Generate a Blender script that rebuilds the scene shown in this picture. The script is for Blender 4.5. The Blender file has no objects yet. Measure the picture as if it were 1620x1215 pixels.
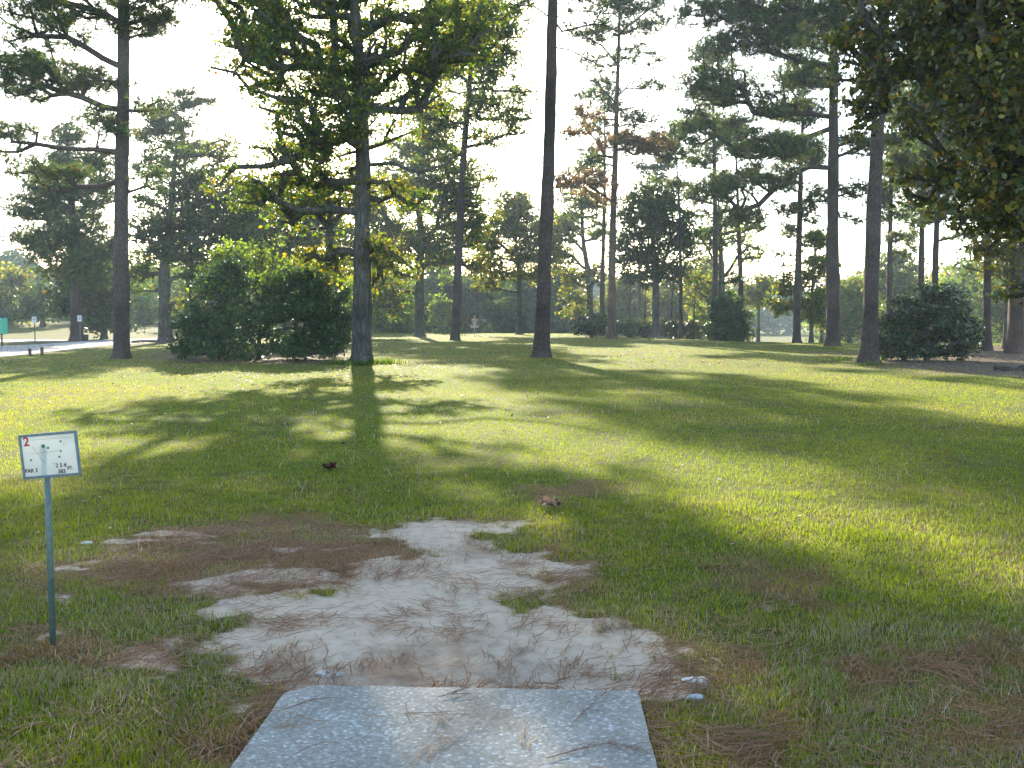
import bpy, math, random
import numpy as np
from math import radians, sin, cos, tan, pi

rng = np.random.default_rng(11)
random.seed(11)
S = bpy.context.scene
COL = S.collection
V3 = lambda *a: np.array(a, dtype=float)

# ------------------------------------------------------------------ camera geometry
F = 1556.0; CX, CY = 810.0, 607.5; TH = radians(4.03); HC = 1.6
SUN_AZ, SUN_EL = radians(-8.6), radians(19.6)      # azimuth measured from +Y towards +X

def ray(px, py):
    u = (px - CX) / F; v = -(py - CY) / F
    return V3(u, cos(TH) + v * sin(TH), -sin(TH) + v * cos(TH))

def P(px, py, d):
    r = ray(px, py)
    return V3(0, 0, HC) + r * (d / r[1])

def sstep(a, b, x):
    t = np.clip((x - a) / (b - a), 0, 1)
    return t * t * (3 - 2 * t)

# ------------------------------------------------------------------ numpy value noise
_T = np.random.default_rng(5).random((256, 256))
def vnoise(x, y):
    xi = np.floor(x).astype(int); yi = np.floor(y).astype(int)
    fx = x - xi; fy = y - yi
    fx = fx * fx * (3 - 2 * fx); fy = fy * fy * (3 - 2 * fy)
    a = _T[xi & 255, yi & 255]; b = _T[(xi + 1) & 255, yi & 255]
    c = _T[xi & 255, (yi + 1) & 255]; d = _T[(xi + 1) & 255, (yi + 1) & 255]
    return (a * (1 - fx) + b * fx) * (1 - fy) + (c * (1 - fx) + d * fx) * fy
def fbm(x, y, s, o=4):
    t = 0; w = 0; a = 1.0
    for i in range(o):
        t = t + a * vnoise(x / s + 17.3 * i, y / s + 9.1 * i); w += a; a *= .55; s = s * .5
    return t / w

def base_z(x, y):
    x = np.asarray(x, float); y = np.asarray(y, float)
    yc = np.interp(x, [-300, -60, -11, 5, 13, 20, 300], [84, 84, 84, 80, 56, 50, 50])
    right = sstep(-13, -4, x)
    z = -2.6 * sstep(0, 70, y - yc) * right
    z = z + 0.75 * sstep(62, 95, y) * (1 - sstep(-17, -11, x))
    z = z + 0.10 * (fbm(x, y, 9.0, 2) - .5) * sstep(5, 16, y) * (1 - sstep(30, 50, y))
    return z

def G(px, py):
    r = ray(px, py); z = 0.0
    for _ in range(12):
        t = (HC - z) / max(1e-4, -r[2]); x, y = r[0] * t, r[1] * t
        z = float(base_z(x, y))
    return V3(x, y, z)

def poly(pts):
    return np.array([G(*p)[:2] for p in pts])

def sdist(pg, x, y):
    """signed distance, positive inside"""
    x = np.asarray(x, float); y = np.asarray(y, float)
    best = np.full(x.shape, 1e9); ins = np.zeros(x.shape, bool)
    n = len(pg)
    for i in range(n):
        a = pg[i]; b = pg[(i + 1) % n]
        ex, ey = b - a
        t = np.clip(((x - a[0]) * ex + (y - a[1]) * ey) / (ex * ex + ey * ey + 1e-12), 0, 1)
        d = np.hypot(x - a[0] - t * ex, y - a[1] - t * ey)
        best = np.minimum(best, d)
        c = ((a[1] > y) != (b[1] > y)) & (x < (b[0] - a[0]) * (y - a[1]) / (b[1] - a[1] + 1e-12) + a[0])
        ins ^= c
    return np.where(ins, best, -best)

PAD = [(-.965, 4.17), (.535, 4.10), (.46, 1.3), (-1.08, 1.3)]
PADP = np.array(PAD)
SAND = poly([(455, 1078), (270, 1030), (330, 1000), (400, 988), (330, 968), (345, 935), (430, 940), (470, 920), (545, 925), (600, 890),
             (700, 880), (690, 862), (610, 845), (640, 828), (700, 822), (800, 830), (740, 850), (760, 880), (830, 885), (915, 893), (900, 915),
             (850, 935), (810, 955), (860, 975), (960, 985), (1040, 1020), (1080, 1050), (1060, 1078), (1010, 1095), (700, 1100)])
SAND2 = [poly([(80, 945), (120, 930), (135, 945), (110, 968), (85, 970)]),
         poly([(1180, 958), (1215, 955), (1240, 966), (1200, 975)]),
         poly([(1040, 1150), (1100, 1135), (1120, 1160), (1080, 1185), (1040, 1180)]),
         poly([(95, 990), (120, 992), (110, 1003), (90, 1003)])]
BROWN = poly([(85, 905), (200, 870), (330, 830), (480, 822), (600, 835), (700, 868), (735, 882), (680, 898), (560, 915), (520, 945), (420, 945),
              (350, 925), (300, 935), (230, 925), (120, 925)])
BROWN2 = [poly([(430, 1090), (470, 1060), (700, 1062), (720, 1085), (560, 1090), (440, 1110), (380, 1190), (360, 1180)]),
          poly([(1010, 1060), (1080, 1010), (1180, 1040), (1130, 1120), (1250, 1160), (1220, 1215), (1040, 1215)]),
          poly([(830, 890), (950, 870), (930, 920), (830, 950)]),
          poly([(840, 770), (940, 762), (950, 780), (860, 792)]),
          poly([(280, 985), (480, 985), (480, 1030), (300, 1040)]),
          poly([(1390, 1040), (1620, 1010), (1620, 1200), (1450, 1215)]),
          poly([(1150, 890), (1320, 900), (1290, 950), (1140, 930)]),
          poly([(0, 990), (140, 985), (140, 1030), (0, 1040)])]
BARE = poly([(1330, 560), (1620, 545), (1900, 560), (1900, 610), (1620, 600), (1480, 592)])       # leaf mould under the right bush
BARE2 = poly([(235, 556), (560, 552), (560, 574), (480, 577), (260, 572)])

def masks(x, y):
    x = np.asarray(x, float); y = np.asarray(y, float)
    near = (y < 14) & (y > 1) & (np.abs(x) < 9)
    sand = np.zeros(x.shape); br = np.zeros(x.shape)
    xn, yn = x[near], y[near]
    n1 = fbm(xn, yn, .5, 4) - .5; n2 = fbm(xn + 31, yn, .22, 3) - .5
    s = sstep(-.22, .16, sdist(SAND, xn, yn) + n1 * .55 + n2 * .5 + (fbm(xn + 5, yn + 7, .09, 2) - .5) * .35 - .02)
    for p in SAND2:
        s = np.maximum(s, .55 * sstep(-.05, .10, sdist(p, xn, yn) + n1 * .3 + n2 * .3))
    b = sstep(-.30, .15, sdist(BROWN, xn, yn) + n1 * .9); b_main = b.copy()
    for p in BROWN2:
        b = np.maximum(b, sstep(-.15, .2, sdist(p, xn, yn) + n1 * 1.1 + n2 * .6) * .62)
    # crumbs of bare ground inside the brown zone
    s = np.maximum(s, .6 * sstep(.58, .72, fbm(xn * .6 + 7, yn, .35, 4)) * (b_main > .3) * (xn > -2.9))
    sand[near] = s; br[near] = b
    leaf = np.maximum(sstep(-2, 2, sdist(BARE, x, y) + 5 * (fbm(x, y, 3, 3) - .5)),
                      sstep(-.6, .8, sdist(BARE2, x, y) + 3 * (fbm(x, y, 1.5, 3) - .5)))
    return sand, br, leaf

def gz(x, y):
    x = np.asarray(x, float); y = np.asarray(y, float)
    z = base_z(x, y)
    z = z + .012 * (fbm(x, y, .35, 3) - .5) * (y < 16)
    d = sdist(PADP, x, y)
    near = sstep(.9, 0, np.abs(np.minimum(d, 0)))
    z = z - .035 * near - .05 * sstep(0, .05, d)
    # scuffed hollow at the front right of the pad
    z = z - .05 * np.exp(-(((x - .42) / .35) ** 2 + ((y - 4.35) / .22) ** 2))
    return z

# ------------------------------------------------------------------ mesh helpers
def raw_mesh(name, verts, faces_idx, nper, cols=None, mats=None, smooth=False, mi=None):
    """verts (N,3); faces_idx flat loops; nper verts per face (int or array)"""
    me = bpy.data.meshes.new(name)
    verts = np.asarray(verts, np.float32); faces_idx = np.asarray(faces_idx, np.int32).ravel()
    if np.isscalar(nper):
        nf = len(faces_idx) // nper; start = np.arange(nf, dtype=np.int32) * nper; tot = np.full(nf, nper, np.int32)
    else:
        tot = np.asarray(nper, np.int32); nf = len(tot); start = np.concatenate([[0], np.cumsum(tot)[:-1]]).astype(np.int32)
    me.vertices.add(len(verts)); me.vertices.foreach_set('co', verts.ravel())
    me.loops.add(len(faces_idx)); me.loops.foreach_set('vertex_index', faces_idx)
    me.polygons.add(nf); me.polygons.foreach_set('loop_start', start)
    try: me.polygons.foreach_set('loop_total', tot)
    except Exception: pass
    if mi is not None: me.polygons.foreach_set('material_index', np.asarray(mi, np.int32))
    me.update(calc_edges=True)
    if smooth: me.polygons.foreach_set('use_smooth', np.ones(nf, bool))
    if cols is not None:
        at = me.color_attributes.new('Col', 'FLOAT_COLOR', 'POINT')
        c = np.ones((len(verts), 4), np.float32); c[:, :3] = cols
        at.data.foreach_set('color', c.ravel())
    for m in (mats or []): me.materials.append(m)
    return me

def link(name, me, parent=None, loc=None):
    o = bpy.data.objects.new(name, me); COL.objects.link(o)
    if loc is not None: o.location = loc
    if parent is not None: o.parent = parent
    return o

def tag(o, label=None, cat=None, group=None, kind=None):
    if label: o['label'] = label
    if cat: o['category'] = cat
    if group: o['group'] = group
    if kind: o['kind'] = kind
    return o

def empty(name, loc, label, cat, group=None):
    o = bpy.data.objects.new(name, None); o.empty_display_size = .2
    COL.objects.link(o); o.location = loc
    return tag(o, label, cat, group)

class MB:
    """collects quads/tris of simple solids; local coordinates"""
    def __init__(s): s.v = []; s.f = []; s.n = 0
    def add(s, vs, fs):
        s.v.append(np.asarray(vs, float)); s.f += [tuple(i + s.n for i in f) for f in fs]; s.n += len(vs)
    def box(s, c, d, R=None):
        hx, hy, hz = [q / 2 for q in d]
        vs = np.array([(x, y, z) for x in (-hx, hx) for y in (-hy, hy) for z in (-hz, hz)])
        if R is not None: vs = vs @ np.array(R).T
        s.add(vs + np.array(c), [(0, 1, 3, 2), (4, 6, 7, 5), (0, 4, 5, 1), (2, 3, 7, 6), (0, 2, 6, 4), (1, 5, 7, 3)])
    def tube(s, pts, rad, n=8, cap=True):
        pts = np.asarray(pts, float); rad = np.broadcast_to(rad, len(pts))
        T = np.gradient(pts, axis=0); T /= np.linalg.norm(T, axis=1)[:, None] + 1e-9
        up = V3(0, 0, 1) if abs(T[0, 2]) < .9 else V3(1, 0, 0)
        vs = []
        for p, t, r in zip(pts, T, rad):
            a = np.cross(t, up); a /= np.linalg.norm(a) + 1e-9; b = np.cross(a, t)
            for k in range(n):
                w = 2 * pi * k / n; vs.append(p + r * (cos(w) * a + sin(w) * b))
        m = len(pts); fs = []
        for i in range(m - 1):
            for k in range(n):
                fs.append((i * n + k, i * n + (k + 1) % n, (i + 1) * n + (k + 1) % n, (i + 1) * n + k))
        if cap: fs += [tuple(range(n))[::-1], tuple((m - 1) * n + k for k in range(n))]
        s.add(vs, fs)
    def ring(s, c, R, r, n=20, m=6):
        w = np.linspace(0, 2 * pi, n, endpoint=False); vs = []
        for a in w:
            for k in range(m):
                q = 2 * pi * k / m
                vs.append((c[0] + (R + r * cos(q)) * cos(a), c[1] + (R + r * cos(q)) * sin(a), c[2] + r * sin(q)))
        fs = [(i * m + k, ((i + 1) % n) * m + k, ((i + 1) % n) * m + (k + 1) % m, i * m + (k + 1) % m) for i in range(n) for k in range(m)]
        s.add(vs, fs)
    def mesh(s, name, mats, smooth=False, bevel=0):
        me = bpy.data.meshes.new(name)
        me.from_pydata(np.concatenate(s.v).tolist(), [], s.f); me.update()
        for m in mats if isinstance(mats, (list, tuple)) else [mats]: me.materials.append(m)
        if smooth:
            for p in me.polygons: p.use_smooth = True
        if bevel:
            import bmesh
            b = bmesh.new(); b.from_mesh(me)
            bmesh.ops.bevel(b, geom=b.edges[:], offset=bevel, segments=2, affect='EDGES', profile=.5)
            b.to_mesh(me); b.free()
        return me

# ------------------------------------------------------------------ materials
def newmat(name):
    m = bpy.data.materials.new(name); m.use_nodes = True
    nt = m.node_tree; nt.nodes.clear()
    return m, nt, nt.nodes, nt.links
def nd(N, t, **kw):
    n = N.new(t)
    for k, v in kw.items(): setattr(n, k, v)
    return n
def ramp(N, pts, interp='LINEAR'):
    r = N.new('ShaderNodeValToRGB'); r.color_ramp.interpolation = interp
    e = r.color_ramp.elements
    while len(e) < len(pts): e.new(.5)
    for q, (p, c) in zip(e, pts): q.position = p; q.color = (*c, 1) if len(c) == 3 else c
    return r

def leafmat(name, trans=.4, rough=.5, spec=.4, tint=(1.3, 1.35, .6)):
    m, nt, N, L = newmat(name)
    out = nd(N, 'ShaderNodeOutputMaterial'); at = nd(N, 'ShaderNodeVertexColor', layer_name='Col')
    pb = nd(N, 'ShaderNodeBsdfPrincipled'); pb.inputs['Roughness'].default_value = rough
    pb.inputs['Specular IOR Level'].default_value = spec
    tr = nd(N, 'ShaderNodeBsdfTranslucent')
    mul = nd(N, 'ShaderNodeMix', data_type='RGBA', blend_type='MULTIPLY'); mul.inputs[0].default_value = 1
    mul.inputs[7].default_value = (*tint, 1)
    L.new(at.outputs[0], mul.inputs[6]); L.new(mul.outputs[2], tr.inputs[0])
    L.new(at.outputs[0], pb.inputs['Base Color'])
    mx = nd(N, 'ShaderNodeMixShader'); mx.inputs[0].default_value = trans
    L.new(pb.outputs[0], mx.inputs[1]); L.new(tr.outputs[0], mx.inputs[2]); L.new(mx.outputs[0], out.inputs[0])
    return m
M_LEAF = leafmat('broad_leaf', .55, .5, .35, (2.0, 1.9, .5))
M_GLOSS = leafmat('glossy_leaf', .25, .38, .35)
M_NEEDLE = leafmat('pine_needle', .42, .45, .4, (1.7, 1.6, .7))
M_GRASS = leafmat('grass_blade', .58, .6, .10, (2.1, 2.0, .32))
M_WOODS = leafmat('far_leaf', .22, .7, .15)
M_DRY = leafmat('dry_leaf', .3, .6, .3, (1.2, 1.1, .9))

def barkmat(name, c1, c2, c3, sx=7, sz=1.6, bump=.6):
    m, nt, N, L = newmat(name)
    out = nd(N, 'ShaderNodeOutputMaterial'); pb = nd(N, 'ShaderNodeBsdfPrincipled'); pb.inputs['Roughness'].default_value = .9
    pb.inputs['Specular IOR Level'].default_value = .15
    tc = nd(N, 'ShaderNodeTexCoord'); mp = nd(N, 'ShaderNodeMapping'); mp.inputs['Scale'].default_value = (sx, sx, sz)
    L.new(tc.outputs['Object'], mp.inputs[0])
    nz = nd(N, 'ShaderNodeTexNoise'); nz.inputs['Scale'].default_value = 1.2; nz.inputs['Detail'].default_value = 5
    L.new(mp.outputs[0], nz.inputs['Vector'])
    wp = nd(N, 'ShaderNodeMix', data_type='RGBA'); wp.inputs[0].default_value = .42
    L.new(mp.outputs[0], wp.inputs[6]); L.new(nz.outputs['Color'], wp.inputs[7])
    vo = nd(N, 'ShaderNodeTexVoronoi', feature='DISTANCE_TO_EDGE'); vo.inputs['Scale'].default_value = 1.6
    L.new(wp.outputs[2], vo.inputs['Vector'])
    r1 = ramp(N, [(0, c1), (.12, c2), (.5, c3)]); L.new(vo.outputs['Distance'], r1.inputs[0])
    n2 = nd(N, 'ShaderNodeTexNoise'); n2.inputs['Scale'].default_value = .8; n2.inputs['Detail'].default_value = 6
    L.new(tc.outputs['Object'], n2.inputs['Vector'])
    r2 = ramp(N, [(.35, (.6, .6, .6)), (.7, (1.35, 1.35, 1.35))]); L.new(n2.outputs[0], r2.inputs[0])
    mu = nd(N, 'ShaderNodeMix', data_type='RGBA', blend_type='MULTIPLY'); mu.inputs[0].default_value = 1
    L.new(r1.outputs[0], mu.inputs[6]); L.new(r2.outputs[0], mu.inputs[7]); L.new(mu.outputs[2], pb.inputs['Base Color'])
    bp = nd(N, 'ShaderNodeBump'); bp.inputs['Strength'].default_value = bump; bp.inputs['Distance'].default_value = .04
    L.new(vo.outputs['Distance'], bp.inputs['Height']); L.new(bp.outputs[0], pb.inputs['Normal'])
    L.new(pb.outputs[0], out.inputs[0]); return m
M_PINE = barkmat('pine_bark', (.05, .036, .032), (.085, .06, .052), (.12, .088, .075), 13, 5)
M_OAK = barkmat('oak_bark', (.06, .054, .045), (.105, .095, .08), (.165, .15, .128), 11, 1.8)
M_REDP = barkmat('reddish_pine_bark', (.07, .042, .032), (.13, .078, .058), (.18, .115, .088), 13, 5)

def plain(name, c, rough=.6, metal=0, noise=.15, scale=30, trans=0, bump=0):
    m, nt, N, L = newmat(name)
    out = nd(N, 'ShaderNodeOutputMaterial'); pb = nd(N, 'ShaderNodeBsdfPrincipled')
    pb.inputs['Roughness'].default_value = rough; pb.inputs['Metallic'].default_value = metal
    tc = nd(N, 'ShaderNodeTexCoord'); nz = nd(N, 'ShaderNodeTexNoise'); nz.inputs['Scale'].default_value = scale; nz.inputs['Detail'].default_value = 6
    L.new(tc.outputs['Object'], nz.inputs['Vector'])
    r = ramp(N, [(.3, tuple(q * (1 - noise) for q in c)), (.7, tuple(min(1, q * (1 + noise)) for q in c))])
    L.new(nz.outputs[0], r.inputs[0]); L.new(r.outputs[0], pb.inputs['Base Color'])
    if bump:
        b = nd(N, 'ShaderNodeBump'); b.inputs['Strength'].default_value = bump; b.inputs['Distance'].default_value = .01
        L.new(nz.outputs[0], b.inputs['Height']); L.new(b.outputs[0], pb.inputs['Normal'])
    if trans:
        tr = nd(N, 'ShaderNodeBsdfTranslucent'); L.new(r.outputs[0], tr.inputs[0])
        mx = nd(N, 'ShaderNodeMixShader'); mx.inputs[0].default_value = trans
        L.new(pb.outputs[0], mx.inputs[1]); L.new(tr.outputs[0], mx.inputs[2]); L.new(mx.outputs[0], out.inputs[0])
    else: L.new(pb.outputs[0], out.inputs[0])
    return m

def concrete():
    m, nt, N, L = newmat('exposed_aggregate_concrete')
    out = nd(N, 'ShaderNodeOutputMaterial'); pb = nd(N, 'ShaderNodeBsdfPrincipled'); pb.inputs['Roughness'].default_value = .8
    tc = nd(N, 'ShaderNodeTexCoord')
    vo = nd(N, 'ShaderNodeTexVoronoi'); vo.inputs['Scale'].default_value = 75; L.new(tc.outputs['Object'], vo.inputs['Vector'])
    sep = nd(N, 'ShaderNodeSeparateColor'); L.new(vo.outputs['Color'], sep.inputs[0])
    r = ramp(N, [(0, (.235, .22, .18)), (.30, (.285, .27, .225)), (.70, (.33, .315, .27)), (.88, (.39, .38, .335)), (.98, (.52, .51, .48))]); L.new(sep.outputs[0], r.inputs[0])
    r3 = ramp(N, [(.0, (1.1, 1.1, 1.1)), (.55, (.82, .82, .82))]); L.new(vo.outputs['Distance'], r3.inputs[0])
    nz = nd(N, 'ShaderNodeTexNoise'); nz.inputs['Scale'].default_value = 2.2; nz.inputs['Detail'].default_value = 7; L.new(tc.outputs['Object'], nz.inputs['Vector'])
    r2 = ramp(N, [(.28, (.66, .62, .55)), (.45, (.95, .95, .93)), (.7, (1.12, 1.14, 1.15))]); L.new(nz.outputs[0], r2.inputs[0])
    mu = nd(N, 'ShaderNodeMix', data_type='RGBA', blend_type='MULTIPLY'); mu.inputs[0].default_value = 1
    L.new(r.outputs[0], mu.inputs[6]); L.new(r2.outputs[0], mu.inputs[7])
    m2 = nd(N, 'ShaderNodeMix', data_type='RGBA', blend_type='MULTIPLY'); m2.inputs[0].default_value = 1
    L.new(mu.outputs[2], m2.inputs[6]); L.new(r3.outputs[0], m2.inputs[7]); L.new(m2.outputs[2], pb.inputs['Base Color'])
    bp = nd(N, 'ShaderNodeBump'); bp.inputs['Strength'].default_value = .5; bp.inputs['Distance'].default_value = .004; bp.invert = True
    L.new(vo.outputs['Distance'], bp.inputs['Height']); L.new(bp.outputs[0], pb.inputs['Normal'])
    L.new(pb.outputs[0], out.inputs[0]); return m

def groundmat():
    m, nt, N, L = newmat('lawn_ground')
    out = nd(N, 'ShaderNodeOutputMaterial'); pb = nd(N, 'ShaderNodeBsdfPrincipled'); pb.inputs['Roughness'].default_value = .95
    pb.inputs['Specular IOR Level'].default_value = .1
    tc = nd(N, 'ShaderNodeTexCoord'); at = nd(N, 'ShaderNodeVertexColor', layer_name='Col')
    sp = nd(N, 'ShaderNodeSeparateColor'); L.new(at.outputs[0], sp.inputs[0])
    def noise(s, d=6, off=0):
        n = nd(N, 'ShaderNodeTexNoise'); n.inputs['Scale'].default_value = s; n.inputs['Detail'].default_value = d
        L.new(tc.outputs['Object'], n.inputs['Vector']); return n
    n1, n2, n3 = noise(.35), noise(5), noise(60, 4)
    n6 = noise(130, 8); n6.inputs['Roughness'].default_value = .8; g3 = ramp(N, [(.36, (.35, .33, .28)), (.52, (.9, .85, .75)), (.64, (1.7, 1.5, 1.3))]); L.new(n6.outputs[0], g3.inputs[0])
    g1 = ramp(N, [(.3, (.08, .11, .018)), (.5, (.12, .145, .022)), (.72, (.18, .165, .038))]); L.new(n1.outputs[0], g1.inputs[0])
    g2 = ramp(N, [(.3, (.55, .5, .45)), (.7, (1.25, 1.2, 1.1))]); L.new(n2.outputs[0], g2.inputs[0])
    mu = nd(N, 'ShaderNodeMix', data_type='RGBA', blend_type='MULTIPLY'); mu.inputs[0].default_value = 1
    L.new(g1.outputs[0], mu.inputs[6]); L.new(g2.outputs[0], mu.inputs[7])
    mu2 = nd(N, 'ShaderNodeMix', data_type='RGBA', blend_type='MULTIPLY'); mu2.inputs[0].default_value = 1
    L.new(mu.outputs[2], mu2.inputs[6]); L.new(g3.outputs[0], mu2.inputs[7]); mu = mu2
    b1 = ramp(N, [(.36, (.08, .045, .025)), (.52, (.21, .115, .06)), (.66, (.36, .24, .14))]); L.new(n3.outputs[0], b1.inputs[0])
    s1 = ramp(N, [(.3, (.37, .27, .185)), (.5, (.56, .43, .30)), (.7, (.65, .52, .38))]); 
    ns = noise(11, 12); ns.inputs['Roughness'].default_value = .72; L.new(ns.outputs[0], s1.inputs[0])
    l1 = ramp(N, [(.35, (.06, .04, .028)), (.55, (.16, .10, .06)), (.75, (.34, .24, .15))]); n5 = noise(14, 8); L.new(n5.outputs[0], l1.inputs[0])
    def mix(a, b, f):
        q = nd(N, 'ShaderNodeMix', data_type='RGBA'); L.new(a, q.inputs[6]); L.new(b, q.inputs[7]); L.new(f, q.inputs[0]); return q.outputs[2]
    bm = nd(N, 'ShaderNodeMath', operation='MULTIPLY'); bm.inputs[1].default_value = .9; L.new(sp.outputs[1], bm.inputs[0])
    c = mix(mu.outputs[2], b1.outputs[0], bm.outputs[0])
    c = mix(c, l1.outputs[0], sp.outputs[2])
    # sand edge broken up
    nq = noise(16, 10); nq.inputs['Roughness'].default_value = .75
    ma = nd(N, 'ShaderNodeMath', operation='MULTIPLY_ADD'); L.new(nq.outputs[0], ma.inputs[0]); ma.inputs[1].default_value = 1.5; L.new(sp.outputs[0], ma.inputs[2])
    rs = ramp(N, [(.60, (0, 0, 0)), (.80, (1, 1, 1))])
    ma2 = nd(N, 'ShaderNodeMath', operation='MULTIPLY'); ma2.inputs[1].default_value = .6; L.new(ma.outputs[0], ma2.inputs[0]); ma = ma2; L.new(ma.outputs[0], rs.inputs[0])
    c = mix(c, s1.outputs[0], rs.outputs[0])
    L.new(c, pb.inputs['Base Color'])
    nb = noise(38, 10); nb.inputs['Roughness'].default_value = .7
    bp = nd(N, 'ShaderNodeBump'); bp.inputs['Strength'].default_value = .55; bp.inputs['Distance'].default_value = .012
    L.new(nb.outputs[0], bp.inputs['Height']); L.new(bp.outputs[0], pb.inputs['Normal'])
    L.new(pb.outputs[0], out.inputs[0]); return m

# ------------------------------------------------------------------ ground
def axis(lo_far, lo, hi, hi_far, step, g=1.09):
    a = list(np.arange(lo, hi, step)); s = step; x = a[-1]
    while x < hi_far: s *= g; x += s; a.append(x)
    s = step; x = a[0]; b = []
    while x > lo_far: s *= g; x -= s; b.append(x)
    return np.array(b[::-1] + a)
xs = axis(-700, -4.5, 4.5, 700, .045, 1.07); ys = axis(-80, 2.6, 9.5, 1200, .045, 1.055)
X, Y = np.meshgrid(xs, ys); Z = gz(X, Y)
sa, br_, lf = masks(X.ravel(), Y.ravel())
nx, ny = len(xs), len(ys)
ii = (np.arange(ny - 1)[:, None] * nx + np.arange(nx - 1)[None, :]).ravel()
quads = np.stack([ii, ii + 1, ii + nx + 1, ii + nx], 1)
me = raw_mesh('ground', np.stack([X.ravel(), Y.ravel(), Z.ravel()], 1), quads, 4, np.stack([sa, br_, lf], 1), [groundmat()], True)
tag(link('ground', me), kind='structure')

def strip(name, near, far, mat, lift=.012, n=24):
    """a paved strip lying on the terrain between two pixel-traced edges"""
    a = np.array([G(*p) for p in near]); b = np.array([G(*p) for p in far])
    def res(c):
        t = np.linspace(0, len(c) - 1, n); return np.stack([np.interp(t, np.arange(len(c)), c[:, k]) for k in range(3)], 1)
    a, b = res(a), res(b); rows = []
    for t in np.linspace(0, 1, 6): rows.append(a * (1 - t) + b * t)
    v = np.concatenate(rows); v[:, 2] = base_z(v[:, 0], v[:, 1]) + lift
    ii = (np.arange(5)[:, None] * n + np.arange(n - 1)[None, :]).ravel()
    q = np.stack([ii, ii + 1, ii + n + 1, ii + n], 1)
    return tag(link(name, raw_mesh(name, v, q, 4, None, [mat], True)), kind='structure')
M_ROAD = plain('pale_road', (.42, .38, .37), .95, 0, .12, 1.5)
strip('road', [(-500, 600), (-200, 578), (0, 565), (60, 559), (120, 552), (175, 546), (240, 542), (275, 540)],
      [(-500, 556), (-200, 551), (0, 547.5), (60, 545), (130, 540), (180, 537.5), (240, 536), (275, 535.5)], M_ROAD)
strip('far_road', [(-300, 545), (0, 541), (60, 540.5), (110, 540)], [(-300, 539), (0, 537.5), (60, 537.5), (110, 538)], M_ROAD)

# ------------------------------------------------------------------ grass blades (one mass)
def blades(pos, h, w, col, lean=.5, segs=1, zoff=0.0):
    n = len(pos); a = rng.random(n) * 2 * pi; la = rng.random(n) * 2 * pi
    wv = np.stack([np.cos(a), np.sin(a), np.zeros(n)], 1) * (w / 2)[:, None]
    lv = np.stack([np.cos(la), np.sin(la), np.zeros(n)], 1) * (h * lean * rng.random(n))[:, None]
    up = np.zeros((n, 3)); up[:, 2] = h
    b = pos.copy(); b[:, 2] += zoff - .005
    if segs == 1:
        v = np.stack([b - wv, b + wv, b + lv + up], 1).reshape(-1, 3)
        f = np.arange(3 * n); return v, f, np.repeat(col, 3, 0)
    mid = b + lv * .35 + up * .6
    v = np.stack([b - wv, b + wv, mid + wv * .7, mid - wv * .7, b + lv + up * .95], 1).reshape(-1, 3)
    o = np.arange(n)[:, None] * 5
    f = (o + np.array([[0, 1, 2, 0, 2, 3, 3, 2, 4]])).ravel()
    return v, f, np.repeat(col, 5, 0)

def scatter(n, d0, d1, wide=.66, extra=1.2):
    d = d0 * (d1 / d0) ** rng.random(n)
    x = (rng.random(n) * 2 - 1) * (wide * d + extra)
    return x, d

def grass_colour(x, y, br, n):
    c = np.empty((n, 3)); t = rng.random(n)
    g1 = V3(.083, .130, .018); g2 = V3(.155, .195, .018); g3 = V3(.23, .215, .028); g4 = V3(.38, .31, .20)
    c[:] = g1 + (g2 - g1) * t[:, None]
    big = fbm(x, y, 4.0, 3); fine = fbm(x + 50, y, .7, 2)
    k = np.clip((big - .45) * 2.0 + (fine - .5) * 1.5, 0, .8)[:, None]
    c = c * (1 - .7 * k) + g3 * .7 * k
    dead = rng.random(n) < (.04 + .12 * sstep(.5, .7, fine) + .30 * sstep(10, 4.5, y) * (.45 + sstep(.4, .65, fbm(x + 3, y, 1.1, 3))))
    c[dead] = g4 * (.6 + .5 * rng.random((dead.sum(), 1)))
    b = rng.random(n) < br * (.25 + .75 * sstep(.42, .58, fbm(x + 4, y + 8, .5, 3)))
    global DEADM; DEADM = (dead | b).astype(int)
    rb = V3(.27, .12, .05); ob = V3(.38, .23, .08)
    q = rng.random((b.sum(), 1)); c[b] = rb * q + ob * (1 - q)
    return c * (.95 + .4 * rng.random((n, 1)))

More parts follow.
